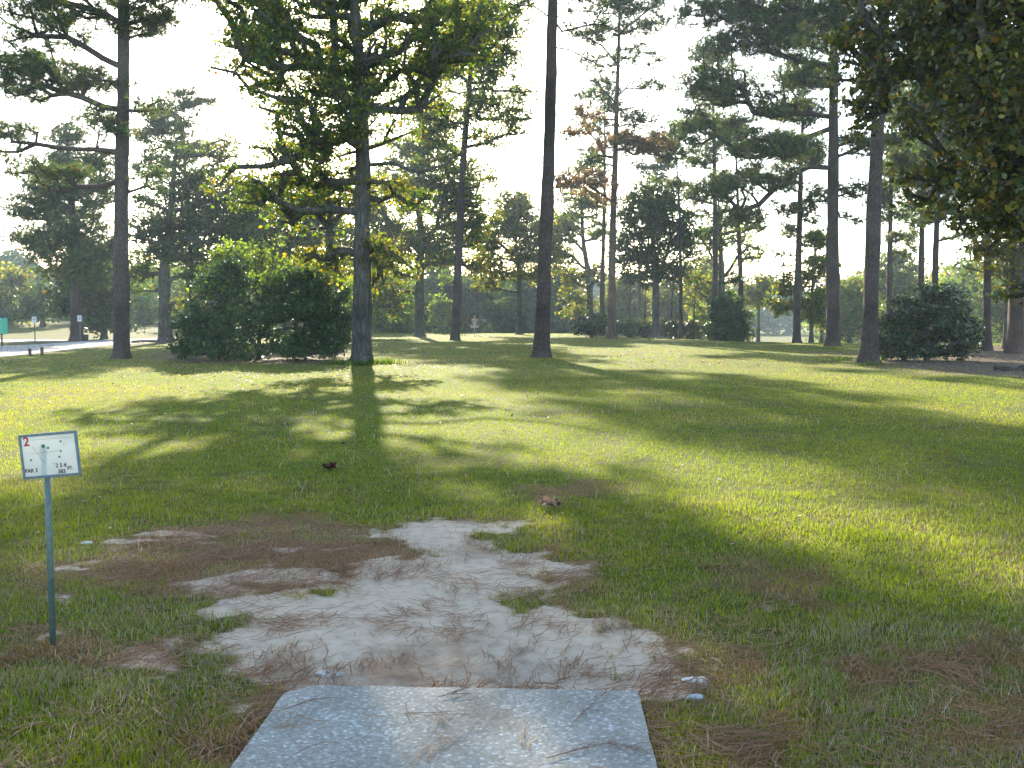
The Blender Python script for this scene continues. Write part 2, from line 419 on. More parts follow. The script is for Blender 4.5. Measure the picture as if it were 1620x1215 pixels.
def make_grass():
    Vs, Fs, Cs, off = [], [], [], 0; Ms = []
    for (n, d0, d1, segs) in ((330000, 2.6, 8.0, 2), (300000, 8.0, 26, 1), (190000, 26, 92, 1)):
        x, y = scatter(n, d0, d1)
        sa, br, lf = masks(x, y)
        inpad = sdist(PADP, x, y)
        keep = (inpad < -.01) & (rng.random(n) > sa * 1.12) & (rng.random(n) > lf * .93)
        keep &= rng.random(n) > br * .2
        keep &= rng.random(n) > .6 * sstep(.58, .72, fbm(x + 9, y + 3, .8, 3)) * (y < 20)
        # keep off the road
        rd = np.interp(x, [-60, -17, -13.5], [40, 41, 58])
        keep &= ~((x < -13) & (y > np.interp(x, ROADX, ROADY)))
        keep &= y < np.interp(x, [-300, -11, 5, 13, 20, 60], [92, 90, 86, 62, 56, 56])
        x, y, br, sa = x[keep], y[keep], br[keep], sa[keep]; n = len(x)
        if not n: continue
        z = gz(x, y) if d0 < 20 else base_z(x, y)
        tuft = sstep(.5, .75, fbm(x, y, .45, 2))
        h = (.018 + .026 * rng.random(n) + .018 * tuft * (y < 9)) * (1 - .35 * br)
        h *= np.where(y > 26, 1.15, 1); w = .0035 * np.maximum(1, (y / 5.0)) ** .92 * (.7 + .6 * rng.random(n))
        v, f, c = blades(np.stack([x, y, z], 1), h, w, grass_colour(x, y, br, n), .9 if segs == 2 else .7, segs)
        Vs.append(v); Fs.append(f + off); Cs.append(c); off += len(v); Ms.append(np.repeat(DEADM, 3 if segs == 2 else 1))
    me = raw_mesh('grass', np.concatenate(Vs), np.concatenate(Fs), 3, np.concatenate(Cs), [M_GRASS, M_DRY], mi=np.concatenate(Ms))
    tag(link('grass', me), 'short mown lawn grass covering the ground in front of the trees', 'grass', kind='stuff')
_rn = np.array([G(*p) for p in [(-500, 600), (-200, 578), (0, 565), (60, 559), (120, 552), (175, 546), (240, 542), (275, 540)]])
ROADX = list(_rn[:, 0]) + [-13.2]; ROADY = list(_rn[:, 1]) + [200]
_o = np.argsort(ROADX); ROADX = np.array(ROADX)[_o]; ROADY = np.array(ROADY)[_o]
make_grass()

# ------------------------------------------------------------------ straw, needles, fallen leaves (masses)
def strands(pos, L, w, cols, curve=.3, lift=.006, rise=.02):
    rise = np.broadcast_to(rise, len(pos))[:, None]
    n = len(pos); a = .5 + (fbm(pos[:, 0], pos[:, 1], .5, 2) - .5) * 8 + rng.normal(size=n) * .55; c = (rng.random(n) - .5) * 2 * curve
    pts = []
    for t, k in ((-.5, 0), (-.17, 1), (.17, 2), (.5, 3)):
        ang = a + c * (t * 2)
        pts.append(np.stack([pos[:, 0] + L * t * np.cos(ang), pos[:, 1] + L * t * np.sin(ang)], 1))
    side = np.stack([-np.sin(a), np.cos(a)], 1) * (w / 2)[:, None]
    vs = []
    rz = rise * rng.random((n, 4)) ** 2
    for k, p in enumerate(pts):
        z = pos[:, 2] + lift + rz[:, k]
        vs += [np.column_stack([p - side, z]), np.column_stack([p + side, z + .001])]
    v = np.stack(vs, 1).reshape(-1, 3)
    o = np.arange(n)[:, None] * 8
    f = (o + np.array([[0, 1, 3, 2, 2, 3, 5, 4, 4, 5, 7, 6]])).ravel()
    return v, f, np.repeat(cols, 8, 0)

def needle_litter():
    # needles fall in bunches of three and gather along the edges of bare ground
    n = 75000; x, y = scatter(n, 2.8, 9.5, .6, .8)
    sa, br, lf = masks(x, y); ip = sdist(PADP, x, y)
    cl = fbm(x, y, .28, 3); edge = sstep(.05, .4, sa) * sstep(1, .6, sa)
    p = .03 + .75 * br * sstep(.42, .60, cl) + .26 * sstep(.5, .66, cl) * sa + .16 * sstep(.45, .65, cl) + .35 * edge + .12 * sstep(5.5, 3.5, y)
    p = np.where(ip > -.02, .003 + .10 * sstep(.68, .76, cl), p)
    p = np.where((ip < 0) & (ip > -.10), p + .5, p)
    keep = rng.random(n) < p
    x, y, ip, br = x[keep], y[keep], ip[keep], br[keep]
    z = np.where(ip > 0, .012, gz(x, y) + .004 + .018 * (br > .4) * rng.random(len(x)))
    n = len(x); t = rng.random((n, 1))
    c = (V3(.24, .10, .042) * t + V3(.40, .22, .11) * (1 - t)) * (.6 + .6 * rng.random((n, 1)))
    v, f, cc = strands(np.column_stack([x, y, z]), .09 + .11 * rng.random(n), .0022 + .0018 * rng.random(n), c, .35, .004, np.where(ip > 0, .004, .022))
    me = raw_mesh('pine_straw', v, f, 4, cc, [M_DRY])
    tag(link('pine_straw', me), 'reddish brown pine straw strewn over the sand and around the concrete pad', 'pine straw', kind='stuff')
    # single bleached grass stalks
    n = 6000; x, y = scatter(n, 2.9, 18, .6, .8); sa, br, lf = masks(x, y); ip = sdist(PADP, x, y)
    keep = (ip < -.02) & (rng.random(n) < .25 + .5 * sstep(.5, .65, fbm(x, y, .9, 2))) & (rng.random(n) > sa * .9); x, y = x[keep], y[keep]; n = len(x)
    c = V3(.62, .55, .40) * (.6 + .5 * rng.random((n, 1)))
    h = .04 + .09 * rng.random(n) ** 2
    v, f, cc = blades(np.column_stack([x, y, gz(x, y)]), h, .0022 * np.maximum(1, y / 5), c, 1.6, 2)
    me = raw_mesh('straw', v, f, 3, cc, [M_DRY])
    tag(link('dry_stalks', me), 'bleached dry grass stalks standing among the green lawn blades', 'dry grass', kind='stuff')
needle_litter()

def leaf_quads(pos, size, cols, nrm=None, flat=.0, aspect=.5, droop=0.0):
    """rhombic folded leaves; flat=1 lies on the ground"""
    n = len(pos)
    u = rng.normal(size=(n, 3)); u[:, 2] = u[:, 2] * (1 - flat) - droop
    u /= np.linalg.norm(u, axis=1)[:, None] + 1e-9
    w = rng.normal(size=(n, 3)); w[:, 2] *= (1 - flat)
    w = np.cross(u, np.cross(w, u)); w /= np.linalg.norm(w, axis=1)[:, None] + 1e-9
    if flat > .5:
        w = np.cross(u, V3(0, 0, 1)) + rng.normal(size=(n, 3)) * .35
        w -= (w * u).sum(1)[:, None] * u; w /= np.linalg.norm(w, axis=1)[:, None] + 1e-9
    m = np.cross(u, w); s = size[:, None]
    base = pos - u * s * .5; tip = pos + u * s * .5
    l = pos + w * s * aspect * .5 + m * s * .10 - u * s * .04; r = pos - w * s * aspect * .5 + m * s * .10 - u * s * .04
    v = np.stack([base, l, tip, r], 1).reshape(-1, 3)
    return v, np.repeat(cols, 4, 0)

def quad_mesh(name, v, c, mat):
    return raw_mesh(name, v, np.arange(len(v)), 4, c, [mat])

def fallen_leaves():
    n = 60000; x, y = scatter(n, 6, 88, .7, 2)
    sa, br, lf = masks(x, y)
    dens = .05 + .12 * sstep(28, 45, y) + .75 * sstep(.48, .66, fbm(x, y * .6, 5, 3)) * sstep(16, 34, y) + .9 * lf
    dens += .6 * np.exp(-((x + 6.0) / 4) ** 2 - ((y - 31) / 4) ** 2)
    k = (rng.random(n) < dens * (.25 + .75 * sstep(8, 30, y))) & (y < np.interp(x, [-11, 5, 13, 20], [86, 84, 60, 54])) & ~((x < -13) & (y > np.interp(x, ROADX, ROADY)))
    x, y = x[k], y[k]; n = len(x)
    c = V3(.38, .28, .17) * (.35 + .8 * rng.random((n, 1))); rd = rng.random(n) < .3; c[rd] = V3(.20, .09, .04) * (.6 + .8 * rng.random((rd.sum(), 1)))
    v, cc = leaf_quads(np.column_stack([x, y, base_z(x, y) + .035]), (.022 + .03 * rng.random(n)) * np.minimum(2.2, .9 + y / 35), c, flat=.85, aspect=.6)
    tag(link('fallen_leaves', quad_mesh('fallen_leaves', v, cc, M_DRY)), 'scattered tan and brown fallen leaves lying on the lawn under the trees', 'fallen leaves', kind='stuff')
fallen_leaves()

# ------------------------------------------------------------------ trees
def tube_verts(A, B, ra, rb, n=5):
    """many tapered segments at once"""
    d = B - A; L = np.linalg.norm(d, axis=1)[:, None] + 1e-9; t = d / L
    up = np.where(np.abs(t[:, 2:3]) > .9, V3(1, 0, 0), V3(0, 0, 1))
    a = np.cross(t, up); a /= np.linalg.norm(a, axis=1)[:, None] + 1e-9; b = np.cross(a, t)
    w = np.arange(n) * 2 * pi / n; cw, sw = np.cos(w)[None, :, None], np.sin(w)[None, :, None]
    ring = cw * a[:, None] + sw * b[:, None]
    B2 = B + t * np.minimum(rb[:, None] * .5, L * .3)
    v = np.concatenate([A[:, None] + ring * ra[:, None, None], B2[:, None] + ring * rb[:, None, None]], 1).reshape(-1, 3)
    o = np.arange(len(A))[:, None, None] * 2 * n; k = np.arange(n); k2 = (k + 1) % n
    f = (o + np.stack([k, k2, k2 + n, k + n], 1)[None]).reshape(-1)
    return v, f

def trunk_tube(pts, rad, n=14, flare=1.5, seed=0, lump=.07):
    """smooth lumpy tapering trunk with a root flare"""
    r_ = np.random.default_rng(seed); pts = np.asarray(pts)
    L = np.concatenate([[0], np.cumsum(np.linalg.norm(np.diff(pts, axis=0), axis=1))])
    hs = np.concatenate([[0, .08, .18, .32, .5, .75, 1.05, 1.5], np.arange(2, L[-1], .5)])
    hs = hs[hs < L[-1]]; hs = np.append(hs, L[-1])
    # catmull-ish smoothing through interpolation of dense samples
    q = np.stack([np.interp(hs, L, pts[:, k]) for k in range(3)], 1)
    for _ in range(2): q[1:-1] = q[1:-1] * .5 + (q[:-2] + q[2:]) * .25
    rr = np.interp(hs, L, rad); vs = []
    ph = r_.random(6) * 6.28
    for i, h in enumerate(hs):
        fl = 1 + (flare - 1) * math.exp(-h / .28)
        w = np.arange(n) * 2 * pi / n
        m = 1 + (flare - 1) * .35 * math.exp(-h / .35) * np.cos(5 * w + ph[0]) + lump * np.cos(3 * w + ph[1] + h * .7) + lump * .7 * np.cos(2 * w + ph[2] - h * 1.3) + lump * .6 * r_.normal(size=n)
        r = rr[i] * fl * m
        vs.append(np.stack([q[i, 0] + r * np.cos(w), q[i, 1] + r * np.sin(w), np.full(n, q[i, 2])], 1))
    v = np.concatenate(vs); m = len(hs); k = np.arange(n); k2 = (k + 1) % n
    o = np.arange(m - 1)[:, None, None] * n
    f = (o + np.stack([k, k2, k2 + n, k + n], 1)[None]).reshape(-1)
    return v, f, q, rr

PAL = {
 'oak':    [(.06, .11, .022, 5), (.12, .16, .024, 3), (.22, .20, .028, 1.6), (.24, .13, .035, .3)],
 'oaky':   [(.09, .12, .02, 3), (.17, .17, .03, 3), (.24, .16, .035, .7), (.06, .09, .02, 2)],
 'pine':   [(.055, .10, .032, 5), (.095, .14, .035, 3), (.20, .17, .06, 1)],
 'pined':  [(.26, .14, .075, 4), (.30, .19, .11, 2), (.09, .11, .04, 2)],
 'bush':   [(.035, .070, .022, 5), (.06, .105, .026, 3), (.12, .17, .035, 1)],
 'bushl':  [(.13, .20, .035, 4), (.08, .13, .03, 3), (.20, .24, .06, 1)],
 'magn':   [(.035, .06, .018, 5), (.07, .10, .03, 3), (.20, .10, .04, .45)],
 'dark':   [(.040, .070, .024, 5), (.065, .10, .030, 2.5)],
 'haze':   [(.03, .058, .026, 4), (.055, .085, .032, 3)],
 'gum':    [(.06, .08, .016, 5), (.12, .12, .02, 3), (.25, .20, .03, 1.4), (.22, .11, .03, .5)],
}
def pal_cols(pal, n, r_):
    p = np.array(PAL[pal]); w = p[:, 3] / p[:, 3].sum()
    return p[r_.choice(len(p), n, p=w), :3]

def make_tree(name, label, cat, d, path, r0, blobs, kind='broad', dens=1.0, leaf=.13, nleaf=60, clump=.55, pal='oak',
              low=None, group=None, bark=None, mat=None, flare=1.45, rtop=.35, zflat=.75, nseed=None, depth=.8, seg=5, lump=.07, limb=1.0, base=None, limbs=None):
    """path: trunk outline in picture pixels at distance d, first point on the ground. blobs: (px, py, rx, ry[, dd[, mult[, pal]]])"""
    r_ = np.random.default_rng(nseed if nseed is not None else abs(hash_(label)) % 100000)
    if base is None:
        bp = P(path[0][0], path[0][1], d); bp[2] = float(base_z(bp[0], bp[1])) - .05
    else: bp = np.array(base, float)
    pts = [bp] + [P(p[0], p[1], d + (p[2] if len(p) > 2 else 0)) for p in path[1:]]
    pts = np.array(pts)
    for i in range(1, len(pts)):
        if pts[i][2] <= pts[i-1][2] + .2: pts[i][2] = pts[i-1][2] + .2
    rad = np.interp(np.linspace(0, 1, len(pts)), [0, 1], [r0, r0 * rtop])
    L = np.concatenate([[0], np.cumsum(np.linalg.norm(np.diff(pts, axis=0), axis=1))])
    rad = r0 * (1 - ((1 - rtop) if d < 45 else .85) * (L / L[-1]) ** (1 if d < 45 else 1.3))
    tv, tf, q, rr = trunk_tube(pts, rad, 14, flare, int(r_.integers(1e6)), lump)
    # clump centres
    C, CR, CP = [], [], []
    if group == GL_: dens = dens * 1.15
    for b in blobs:
        px, py, rx, ry = b[:4]; dd = b[4] if len(b) > 4 else 0; mu = b[5] if len(b) > 5 else 1; pl = b[6] if len(b) > 6 else pal
        dm = d + dd; c = P(px, py, dm); RX, RY = rx / F * dm, ry / F * dm; RD = max(RX, RY) * depth
        n = max(1, int(round((DENS * 1.25 if d < 45 else DENS * 2.5) * (1.5 if kind == 'pine' else 1.7 if cat not in ('bush', 'sapling') else 1.2) * dens * mu * RX * RY * max(RD, .6) ** .35 / clump ** 2 * 1.1)))
        for _ in range(n):
            u = r_.normal(size=3); u *= 1.12 * r_.random() ** .42 / np.linalg.norm(u)
            C.append(c + u * V3(RX, RD, RY)); CR.append(clump * (.65 + .7 * r_.random())); CP.append(pl)
    tp_ = pts[-1]
    for _ in range(3 + int(d > 50) * 3): C.append(tp_ + r_.normal(size=3) * clump * .6); CR.append(clump * .8); CP.append(pal)
    C = np.array(C); C[:, 2] = np.maximum(C[:, 2], .25 + base_z(C[:, 0], C[:, 1]))
    # branches: connect each clump to the growing skeleton
    lowz = low if low is not None else C[:, 2].min() - 1.0
    tn = q[(q[:, 2] > lowz)] if (q[:, 2] > lowz).any() else q[-2:]
    tr = rr[(q[:, 2] > lowz)] if (q[:, 2] > lowz).any() else rr[-2:]
    nodes = [p for p in tn]; par = [-1] * len(tn); plen = [0.0] * len(tn); cnt = [0] * len(tn); nt = len(tn)
    for ln in (limbs or []):          # explicit limbs, first point snaps to the trunk
        lp = [P(p[0], p[1], d + (p[2] if len(p) > 2 else 0)) for p in ln]
        k = int(np.argmin(np.linalg.norm(tn - lp[0], axis=1)))
        for i in range(len(lp) - 1):
            a = tn[k] if i == 0 else lp[i]; m = max(1, int(np.linalg.norm(lp[i+1] - a) / .7))
            for j in range(1, m + 1):
                nodes.append(a + (lp[i+1] - a) * j / m + r_.normal(size=3) * .06); par.append(k); plen.append(plen[k] + .3); cnt.append(.6); k = len(nodes) - 1
    axis_d = np.array([np.min(np.linalg.norm(tn - c, axis=1)) for c in C])
    for i in np.argsort(axis_d):
        c = C[i]; NA = np.array(nodes); dv = c - NA; dist = np.linalg.norm(dv, axis=1)
        pen = np.where(dv[:, 2] < 0, 1.0, 0.0) * np.abs(dv[:, 2]) * (1.1 if kind == 'broad' else .9)
        k = int(np.argmin(dist + .28 * np.array(plen) + pen)); L_ = dist[k]
        if L_ < .12: continue
        a = NA[k]; m = max(1, int(L_ / .8)); prev = k
        sag = r_.normal(size=3) * .10 * L_; sag[2] += .10 * L_
        for j in range(1, m + 1):
            t = j / m; p = a + (c - a) * t + sag * math.sin(pi * t) + (r_.normal(size=3) * .06 if j < m else 0)
            nodes.append(p); par.append(prev); plen.append(plen[prev] + L_ / m); cnt.append(0); prev = len(nodes) - 1
        cnt[prev] += 1
    NA = np.array(nodes); cn = np.array(cnt, float)
    for i in range(len(NA) - 1, nt - 1, -1):
        if par[i] >= 0: cn[par[i]] += cn[i] + .0
    idx = np.arange(nt, len(NA)); pa = np.array(par)[idx]
    rmin = .012 * max(1, d / 40)
    if kind == 'pine': limb = limb * .62
    rb = np.maximum(rmin, limb * .034 * cn[idx] ** .45); rp = np.where(pa < nt, rb * 1.25, np.maximum(rmin, limb * .034 * cn[pa] ** .45)); rp = np.minimum(rp, rb * 1.5)
    maxr = r0 * .40; rb = np.minimum(rb, maxr); rp = np.minimum(rp, maxr)
    o_base = pts[0]
    root = empty(name, o_base, label, cat, group)
    V = [tv]; FF = [tf]; off = len(tv)
    if len(idx):
        bv, bf = tube_verts(NA[pa], NA[idx], rp, rb, seg); V.append(bv); FF.append(bf + off)
    # foliage
    Ps, Cc, Sz, Tw = [], [], [], []
    for c, cr, pl in zip(C, CR, CP):
        shade = .75 + .5 * r_.random(); k = int((.50 if kind == 'pine' else .95 if cat not in ('bush', 'sapling') else 1.5) * nleaf * (cr / clump) ** 1.6 * (.7 + .6 * r_.random()))
        ntw = 5 + int(3 * r_.random()); dirs = r_.normal(size=(ntw, 3)); dirs[:, 2] *= .6; dirs /= np.linalg.norm(dirs, axis=1)[:, None]
        ti = r_.integers(ntw, size=k); t = r_.random(k) ** .7
        p = c + dirs[ti] * (t * cr)[:, None] * V3(1, 1, zflat) + r_.normal(size=(k, 3)) * cr * .20 * V3(1, 1, zflat)
        if kind == 'pine': p += r_.normal(size=(k, 3)) * .07
        Ps.append(p); Cc.append(pal_cols(pl, k, r_) * shade); Tw.append(np.concatenate([np.repeat(c[None], ntw, 0), c + dirs * cr * .75 * V3(1, 1, zflat)], 1))
    Ps = np.concatenate(Ps); Cc = np.concatenate(Cc); n = len(Ps)
    Cc = Cc * (.75 + .5 * r_.random((n, 1)))
    if kind == 'pine':
        K = 12; u = r_.normal(size=(n, 3)); u[:, 2] = np.abs(u[:, 2]) * .7 + .1; u /= np.linalg.norm(u, axis=1)[:, None]
        dirs = u[:, None] + r_.normal(size=(n, K, 3)) * .55; dirs /= np.linalg.norm(dirs, axis=2)[..., None]
        s = r_.normal(size=(n, K, 3)); s = np.cross(dirs, s); s /= np.linalg.norm(s, axis=2)[..., None]
        wd = .010 * max(1, d / 30); b = np.repeat(Ps[:, None], K, 1)
        v = np.stack([b - s * wd, b + s * wd, b + dirs * (leaf * (.7 + .5 * r_.random((n, K, 1))))], 2).reshape(-1, 3)
        cc = np.repeat(Cc, K * 3, 0)
        me = raw_mesh('crown', v - o_base, np.arange(len(v)), 3, cc, [mat or M_NEEDLE])
    else:
        v, cc = leaf_quads(Ps, leaf * (.45 + .75 * r_.random(n) ** 1.3), Cc, aspect=.62, droop=.35)
        me = quad_mesh('crown', v - o_base, cc, mat or M_LEAF)
    cr = link('crown', me, root)
    if kind != 'pine' or d < 45:
        off = sum(len(q_) for q_ in V)
        Tw = np.concatenate(Tw); r1 = np.full(len(Tw), .007 * max(1, d / 30))
        bv, bf = tube_verts(Tw[:, :3], Tw[:, 3:], r1 * 1.4, r1 * .5, 3); bf = bf + off; V.append(bv); FF.append(bf)
    me = raw_mesh('trunk', np.concatenate(V) - o_base, np.concatenate(FF), 4, None, [bark or (M_PINE if kind == 'pine' else M_OAK)], True)
    link('trunk', me, root)
    global NLEAF
    NLEAF += len(Ps); return root
GL_ = 'background trees behind the road and bush'; NLEAF = 0; DENS = 2.3; LEAFN = 1.6
def hash_(s):
    h = 7
    for ch in s: h = (h * 131 + ord(ch)) % 1000003
    return h

GP = 'tall pines standing on the lawn'; GO = 'oaks standing on the lawn'; GB = 'bushes along the edge of the lawn'
# ---- main trees -----------------------------------------------------------------
make_tree('pine_tree', 'tall straight dark pine between the pale road and the big dark bush', 'pine tree', 36,
    [(191, 568), (192, 450), (193, 250), (196, 0), (199, -300), (201, -480)], .29,
    [(40, 5, 70, 22), (110, 22, 60, 18), (75, 55, 60, 16, 0, .8), (235, 18, 45, 18), (225, 45, 45, 18), (255, 30, 40, 12),
     (35, 95, 55, 24, 0, 1.2), (95, 120, 70, 17, 0, 1.3), (150, 130, 50, 13), (15, 140, 30, 18), (70, 145, 55, 12, 0, .6),
     (145, 185, 40, 13), (25, 212, 45, 15, 0, .9), (60, 205, 30, 12, 0, .5), (175, 200, 28, 18), (240, 170, 28, 16),
     (60, 270, 55, 18, 0, .7), (15, 250, 25, 18, 0, .6), (115, 285, 40, 18, 0, .6), (245, 285, 35, 20, 0, .5),
     (190, -60, 190, 45, 0, .8), (130, -160, 160, 60, 0, .7), (260, -200, 150, 70, 0, .6), (200, -330, 150, 80, 0, .7), (200, -440, 90, 50)],
    kind='pine', dens=1.5, leaf=.24, nleaf=34, clump=.42, pal='pine', group=GP, zflat=.5, depth=.9,
    limbs=[[(193, 97), (110, 62), (60, 55), (0, 38, -1)], [(192, 175), (100, 150), (40, 125, 1)], [(192, 238), (90, 235), (20, 225, -1)],
           [(192, 278), (120, 300), (60, 310, 1)], [(196, 30), (130, 10), (60, 0)]])
make_tree('oak_tree', 'thick grey oak in the middle of the lawn with forked limbs and drooping autumn sprays', 'oak tree', 32.3,
    [(571, 574), (572, 500), (573, 420), (573, 330), (576, 260), (570, 170), (567, 90), (560, 10), (552, -120), (560, -250)], .33,
    [(440, 60, 60, 60, -1), (400, 80, 45, 60, 1, .8), (350, 115, 22, 12, 0, .8), (395, 30, 50, 40, 0, .9), (480, 20, 70, 40, 0, .85), (590, 40, 60, 50, 1, .8), (650, 60, 60, 55, -1, .9),
     (450, 150, 60, 45), (540, 130, 60, 60, 2), (500, 210, 60, 45, -1), (560, 170, 50, 50, -2, .9), (620, 130, 55, 40, 1, 1.0), (680, 150, 40, 25, 0, .6), (525, 90, 45, 40, -1, .9), (700, 110, 50, 50, 1, .7), (690, 50, 70, 50, 0, .9),
     (760, 60, 45, 45, -1, .7), (740, 15, 60, 25, 0, .8), (620, 200, 30, 30, 0, .6), (480, 260, 70, 35, 1), (395, 290, 60, 28, 0, 1.1), (430, 240, 40, 20, 1, .6), (530, 300, 65, 32, 2, .9), (490, 335, 60, 28, 1, .8), (430, 320, 45, 16, 0, .7),
     (610, 300, 40, 22, 0, .8, 'oaky'), (660, 320, 30, 25, 0, .5), (520, 410, 38, 20, 0, 1.3, 'oaky'), (480, 400, 30, 14, 0, .9, 'oaky'), (610, 400, 32, 26, 0, 1.2, 'oaky'), (590, 460, 22, 30, 1, .6, 'oaky'), (640, 430, 30, 25, 0, .7, 'oak'),
     (480, -50, 150, 50, 0, .9), (640, -60, 90, 50, 0, .8), (360, -30, 60, 40, 1, .7), (460, -140, 110, 50, 0, 1.0), (560, -170, 130, 35, 0, 1.0), (690, -165, 90, 35, 1, 1.0), (770, -190, 60, 40, 0, .9), (560, -250, 190, 40, 0, 1.0), (700, -240, 110, 40, 0, 1.0)],  # blobs above the view are unseen crown, shaped for the shade they throw
    dens=1.8, leaf=.16, nleaf=62, clump=.55, pal='oak', group=GO, low=3.0, rtop=.25, flare=1.4, limb=1.15,
    limbs=[[(577, 262), (620, 260), (665, 272), (705, 262), (740, 232)], [(570, 185), (545, 150), (530, 100), (525, 0)],
           [(570, 160), (600, 170), (640, 175), (670, 170), (690, 120)], [(568, 110), (510, 105), (440, 100), (390, 90)],
           [(566, 215), (520, 230), (460, 250), (420, 270)], [(574, 405), (550, 400), (515, 405)], [(573, 390), (600, 392), (620, 400)]])
make_tree('pine_tree', 'tall bare dark pine trunk leaning slightly right in the centre of the lawn', 'pine tree', 37,
    [(856, 566), (860, 480), (865, 330), (870, 180), (875, 0), (884, -350), (886, -520)], .285,
    [(800, 5, 14, 8, 0, .5), (950, 30, 25, 14, 0, .5), (905, 15, 20, 8, 0, .4), (820, -130, 80, 25, 0, .6), (940, -130, 90, 28, 0, .6), (860, -210, 190, 50, 0, .9), (720, -230, 70, 40, 0, .8),  # overhead blobs, out of view, moved and widened to cast dappled shade
     (800, -300, 110, 60, 0, .6), (960, -330, 120, 60, 0, .7), (885, -450, 120, 60)], kind='pine', dens=1.4, leaf=.24, nleaf=34, clump=.42, pal='pine', group=GP, zflat=.5,
    limbs=[[(874, 22), (845, 12), (800, 10)], [(874, 75), (905, 78), (930, 95), (945, 100)], [(875, 15), (900, -2), (930, -25)], [(874, 30), (890, 50), (885, 55)]], low=11)
make_tree('pine_tree', 'leaning pine just left of the disc golf basket, trunk rising through dark foliage', 'pine tree', 62,
    [(720, 536), (722, 480), (728, 350), (735, 220), (746, 100), (752, 0), (756, -150)], .27,
    [(740, 60, 60, 40), (790, 40, 40, 30), (700, 110, 50, 35), (780, 110, 45, 40), (720, 170, 60, 30), (800, 170, 45, 30), (820, 200, 25, 15, 0, .8), (680, 200, 40, 20), (770, 220, 35, 14), (750, 0, 80, 35), (760, -80, 70, 50),
     (700, 250, 30, 20, 0, .7), (765, 290, 25, 15, 0, .7)],
    dens=.95, leaf=.24, nleaf=60, clump=.8, pal='oak', group=GP, bark=M_PINE, limb=.9)
make_tree('oak_tree', 'grey oak with low forked limbs left of the leaning pine beside the basket', 'oak tree', 72,
    [(663, 531), (664, 470), (666, 410), (664, 350), (662, 290), (665, 220)], .37,
    [(620, 300, 40, 35), (680, 290, 55, 40), (650, 240, 40, 30, 0, .9), (600, 350, 45, 35), (720, 330, 45, 40), (640, 380, 45, 30), (700, 390, 50, 30), (740, 290, 30, 40, 0, .8), (690, 240, 30, 25), (760, 360, 30, 25, 0, .8), (610, 400, 30, 25), (745, 420, 30, 18, 0, .7, 'oaky'), (680, 200, 25, 20, 0, .6), (600, 440, 40, 30, 0, .7, 'oaky')],
    dens=1.1, leaf=.28, nleaf=55, clump=.85, pal='oak', group=GO, limb=1.2, flare=1.5,
    limbs=[[(664, 400), (640, 370), (610, 350)], [(664, 390), (690, 360), (700, 320)], [(663, 350), (650, 300), (640, 260)]])
make_tree('pine_tree', 'tall reddish pine right of centre with dead rusty brown lower branches', 'pine tree', 66,
    [(968, 534), (968, 430), (971, 320), (974, 220), (978, 100), (980, 20), (981, -60)], .27,
    [(930, 180, 25, 9, 0, .8, 'pined'), (975, 225, 32, 16, 0, .8, 'pined'), (1030, 232, 44, 15, 0, .8, 'pined'), (910, 212, 25, 9, 0, .8, 'pined'), (925, 290, 42, 18, 0, .8, 'pined'), (960, 315, 20, 8, 0, .6, 'pined'), (1060, 228, 15, 8, 0, .8, 'pined'),
     (940, 255, 30, 9, 0, .6), (1010, 190, 30, 14, 0, .6), (930, 150, 30, 12, 0, .3), (1020, 140, 30, 14, 0, .3), (950, 100, 35, 16, 0, .35), (1010, 85, 35, 16, 0, .35), (945, 50, 40, 18, 0, .5), (1010, 35, 40, 18, 0, .5), (980, 5, 60, 16, 0, .8), (980, -60, 70, 40, 0, 1)],
    kind='pine', dens=1.5, leaf=.28, nleaf=26, clump=.55, pal='pine', group=GP, bark=M_REDP, zflat=.5, limb=.8,
    limbs=[[(977, 150), (1000, 125), (1030, 110), (1060, 85)], [(976, 100), (950, 75), (915, 45)], [(976, 165), (940, 130), (905, 110)], [(974, 245), (940, 245), (895, 290)], [(972, 320), (940, 300), (900, 275)], [(976, 180), (1010, 170), (1060, 155)], [(979, 60), (1005, 30), (1035, 10)]])
make_tree('pine_tree', 'thin pale pine close beside the left of the reddish pine with rusty branches', 'pine tree', 74,
    [(952, 531), (953, 450), (956, 330), (957, 240), (956, 160)], .2,
    [(945, 200, 25, 12), (965, 170, 20, 12), (940, 240, 22, 9, 0, .8), (975, 215, 16, 8, 0, .8), (955, 140, 20, 14)], kind='pine', dens=1.2, leaf=.3, nleaf=26, clump=.6, pal='pine', group=GP, zflat=.5)
make_tree('curved_tree', 'crooked tree with a bending grey trunk left of the paired pines', 'tree', 84,
    [(932, 531), (934, 470), (930, 430), (922, 380), (920, 320), (915, 270)], .32,
    [(880, 400, 25, 18), (890, 350, 30, 18), (910, 310, 30, 18), (945, 360, 22, 16), (900, 440, 22, 25, 0, .8, 'oaky'), (940, 430, 20, 20, 0, .8, 'oaky'), (915, 480, 20, 22, 0, .9, 'oaky'), (930, 270, 20, 14, 0, .7), (885, 370, 30, 22), (935, 330, 25, 18)],
    dens=1.2, leaf=.32, nleaf=45, clump=.9, pal='oak', limb=1.2, limbs=[[(930, 430), (905, 405), (870, 410)], [(925, 400), (900, 370), (875, 360)]])
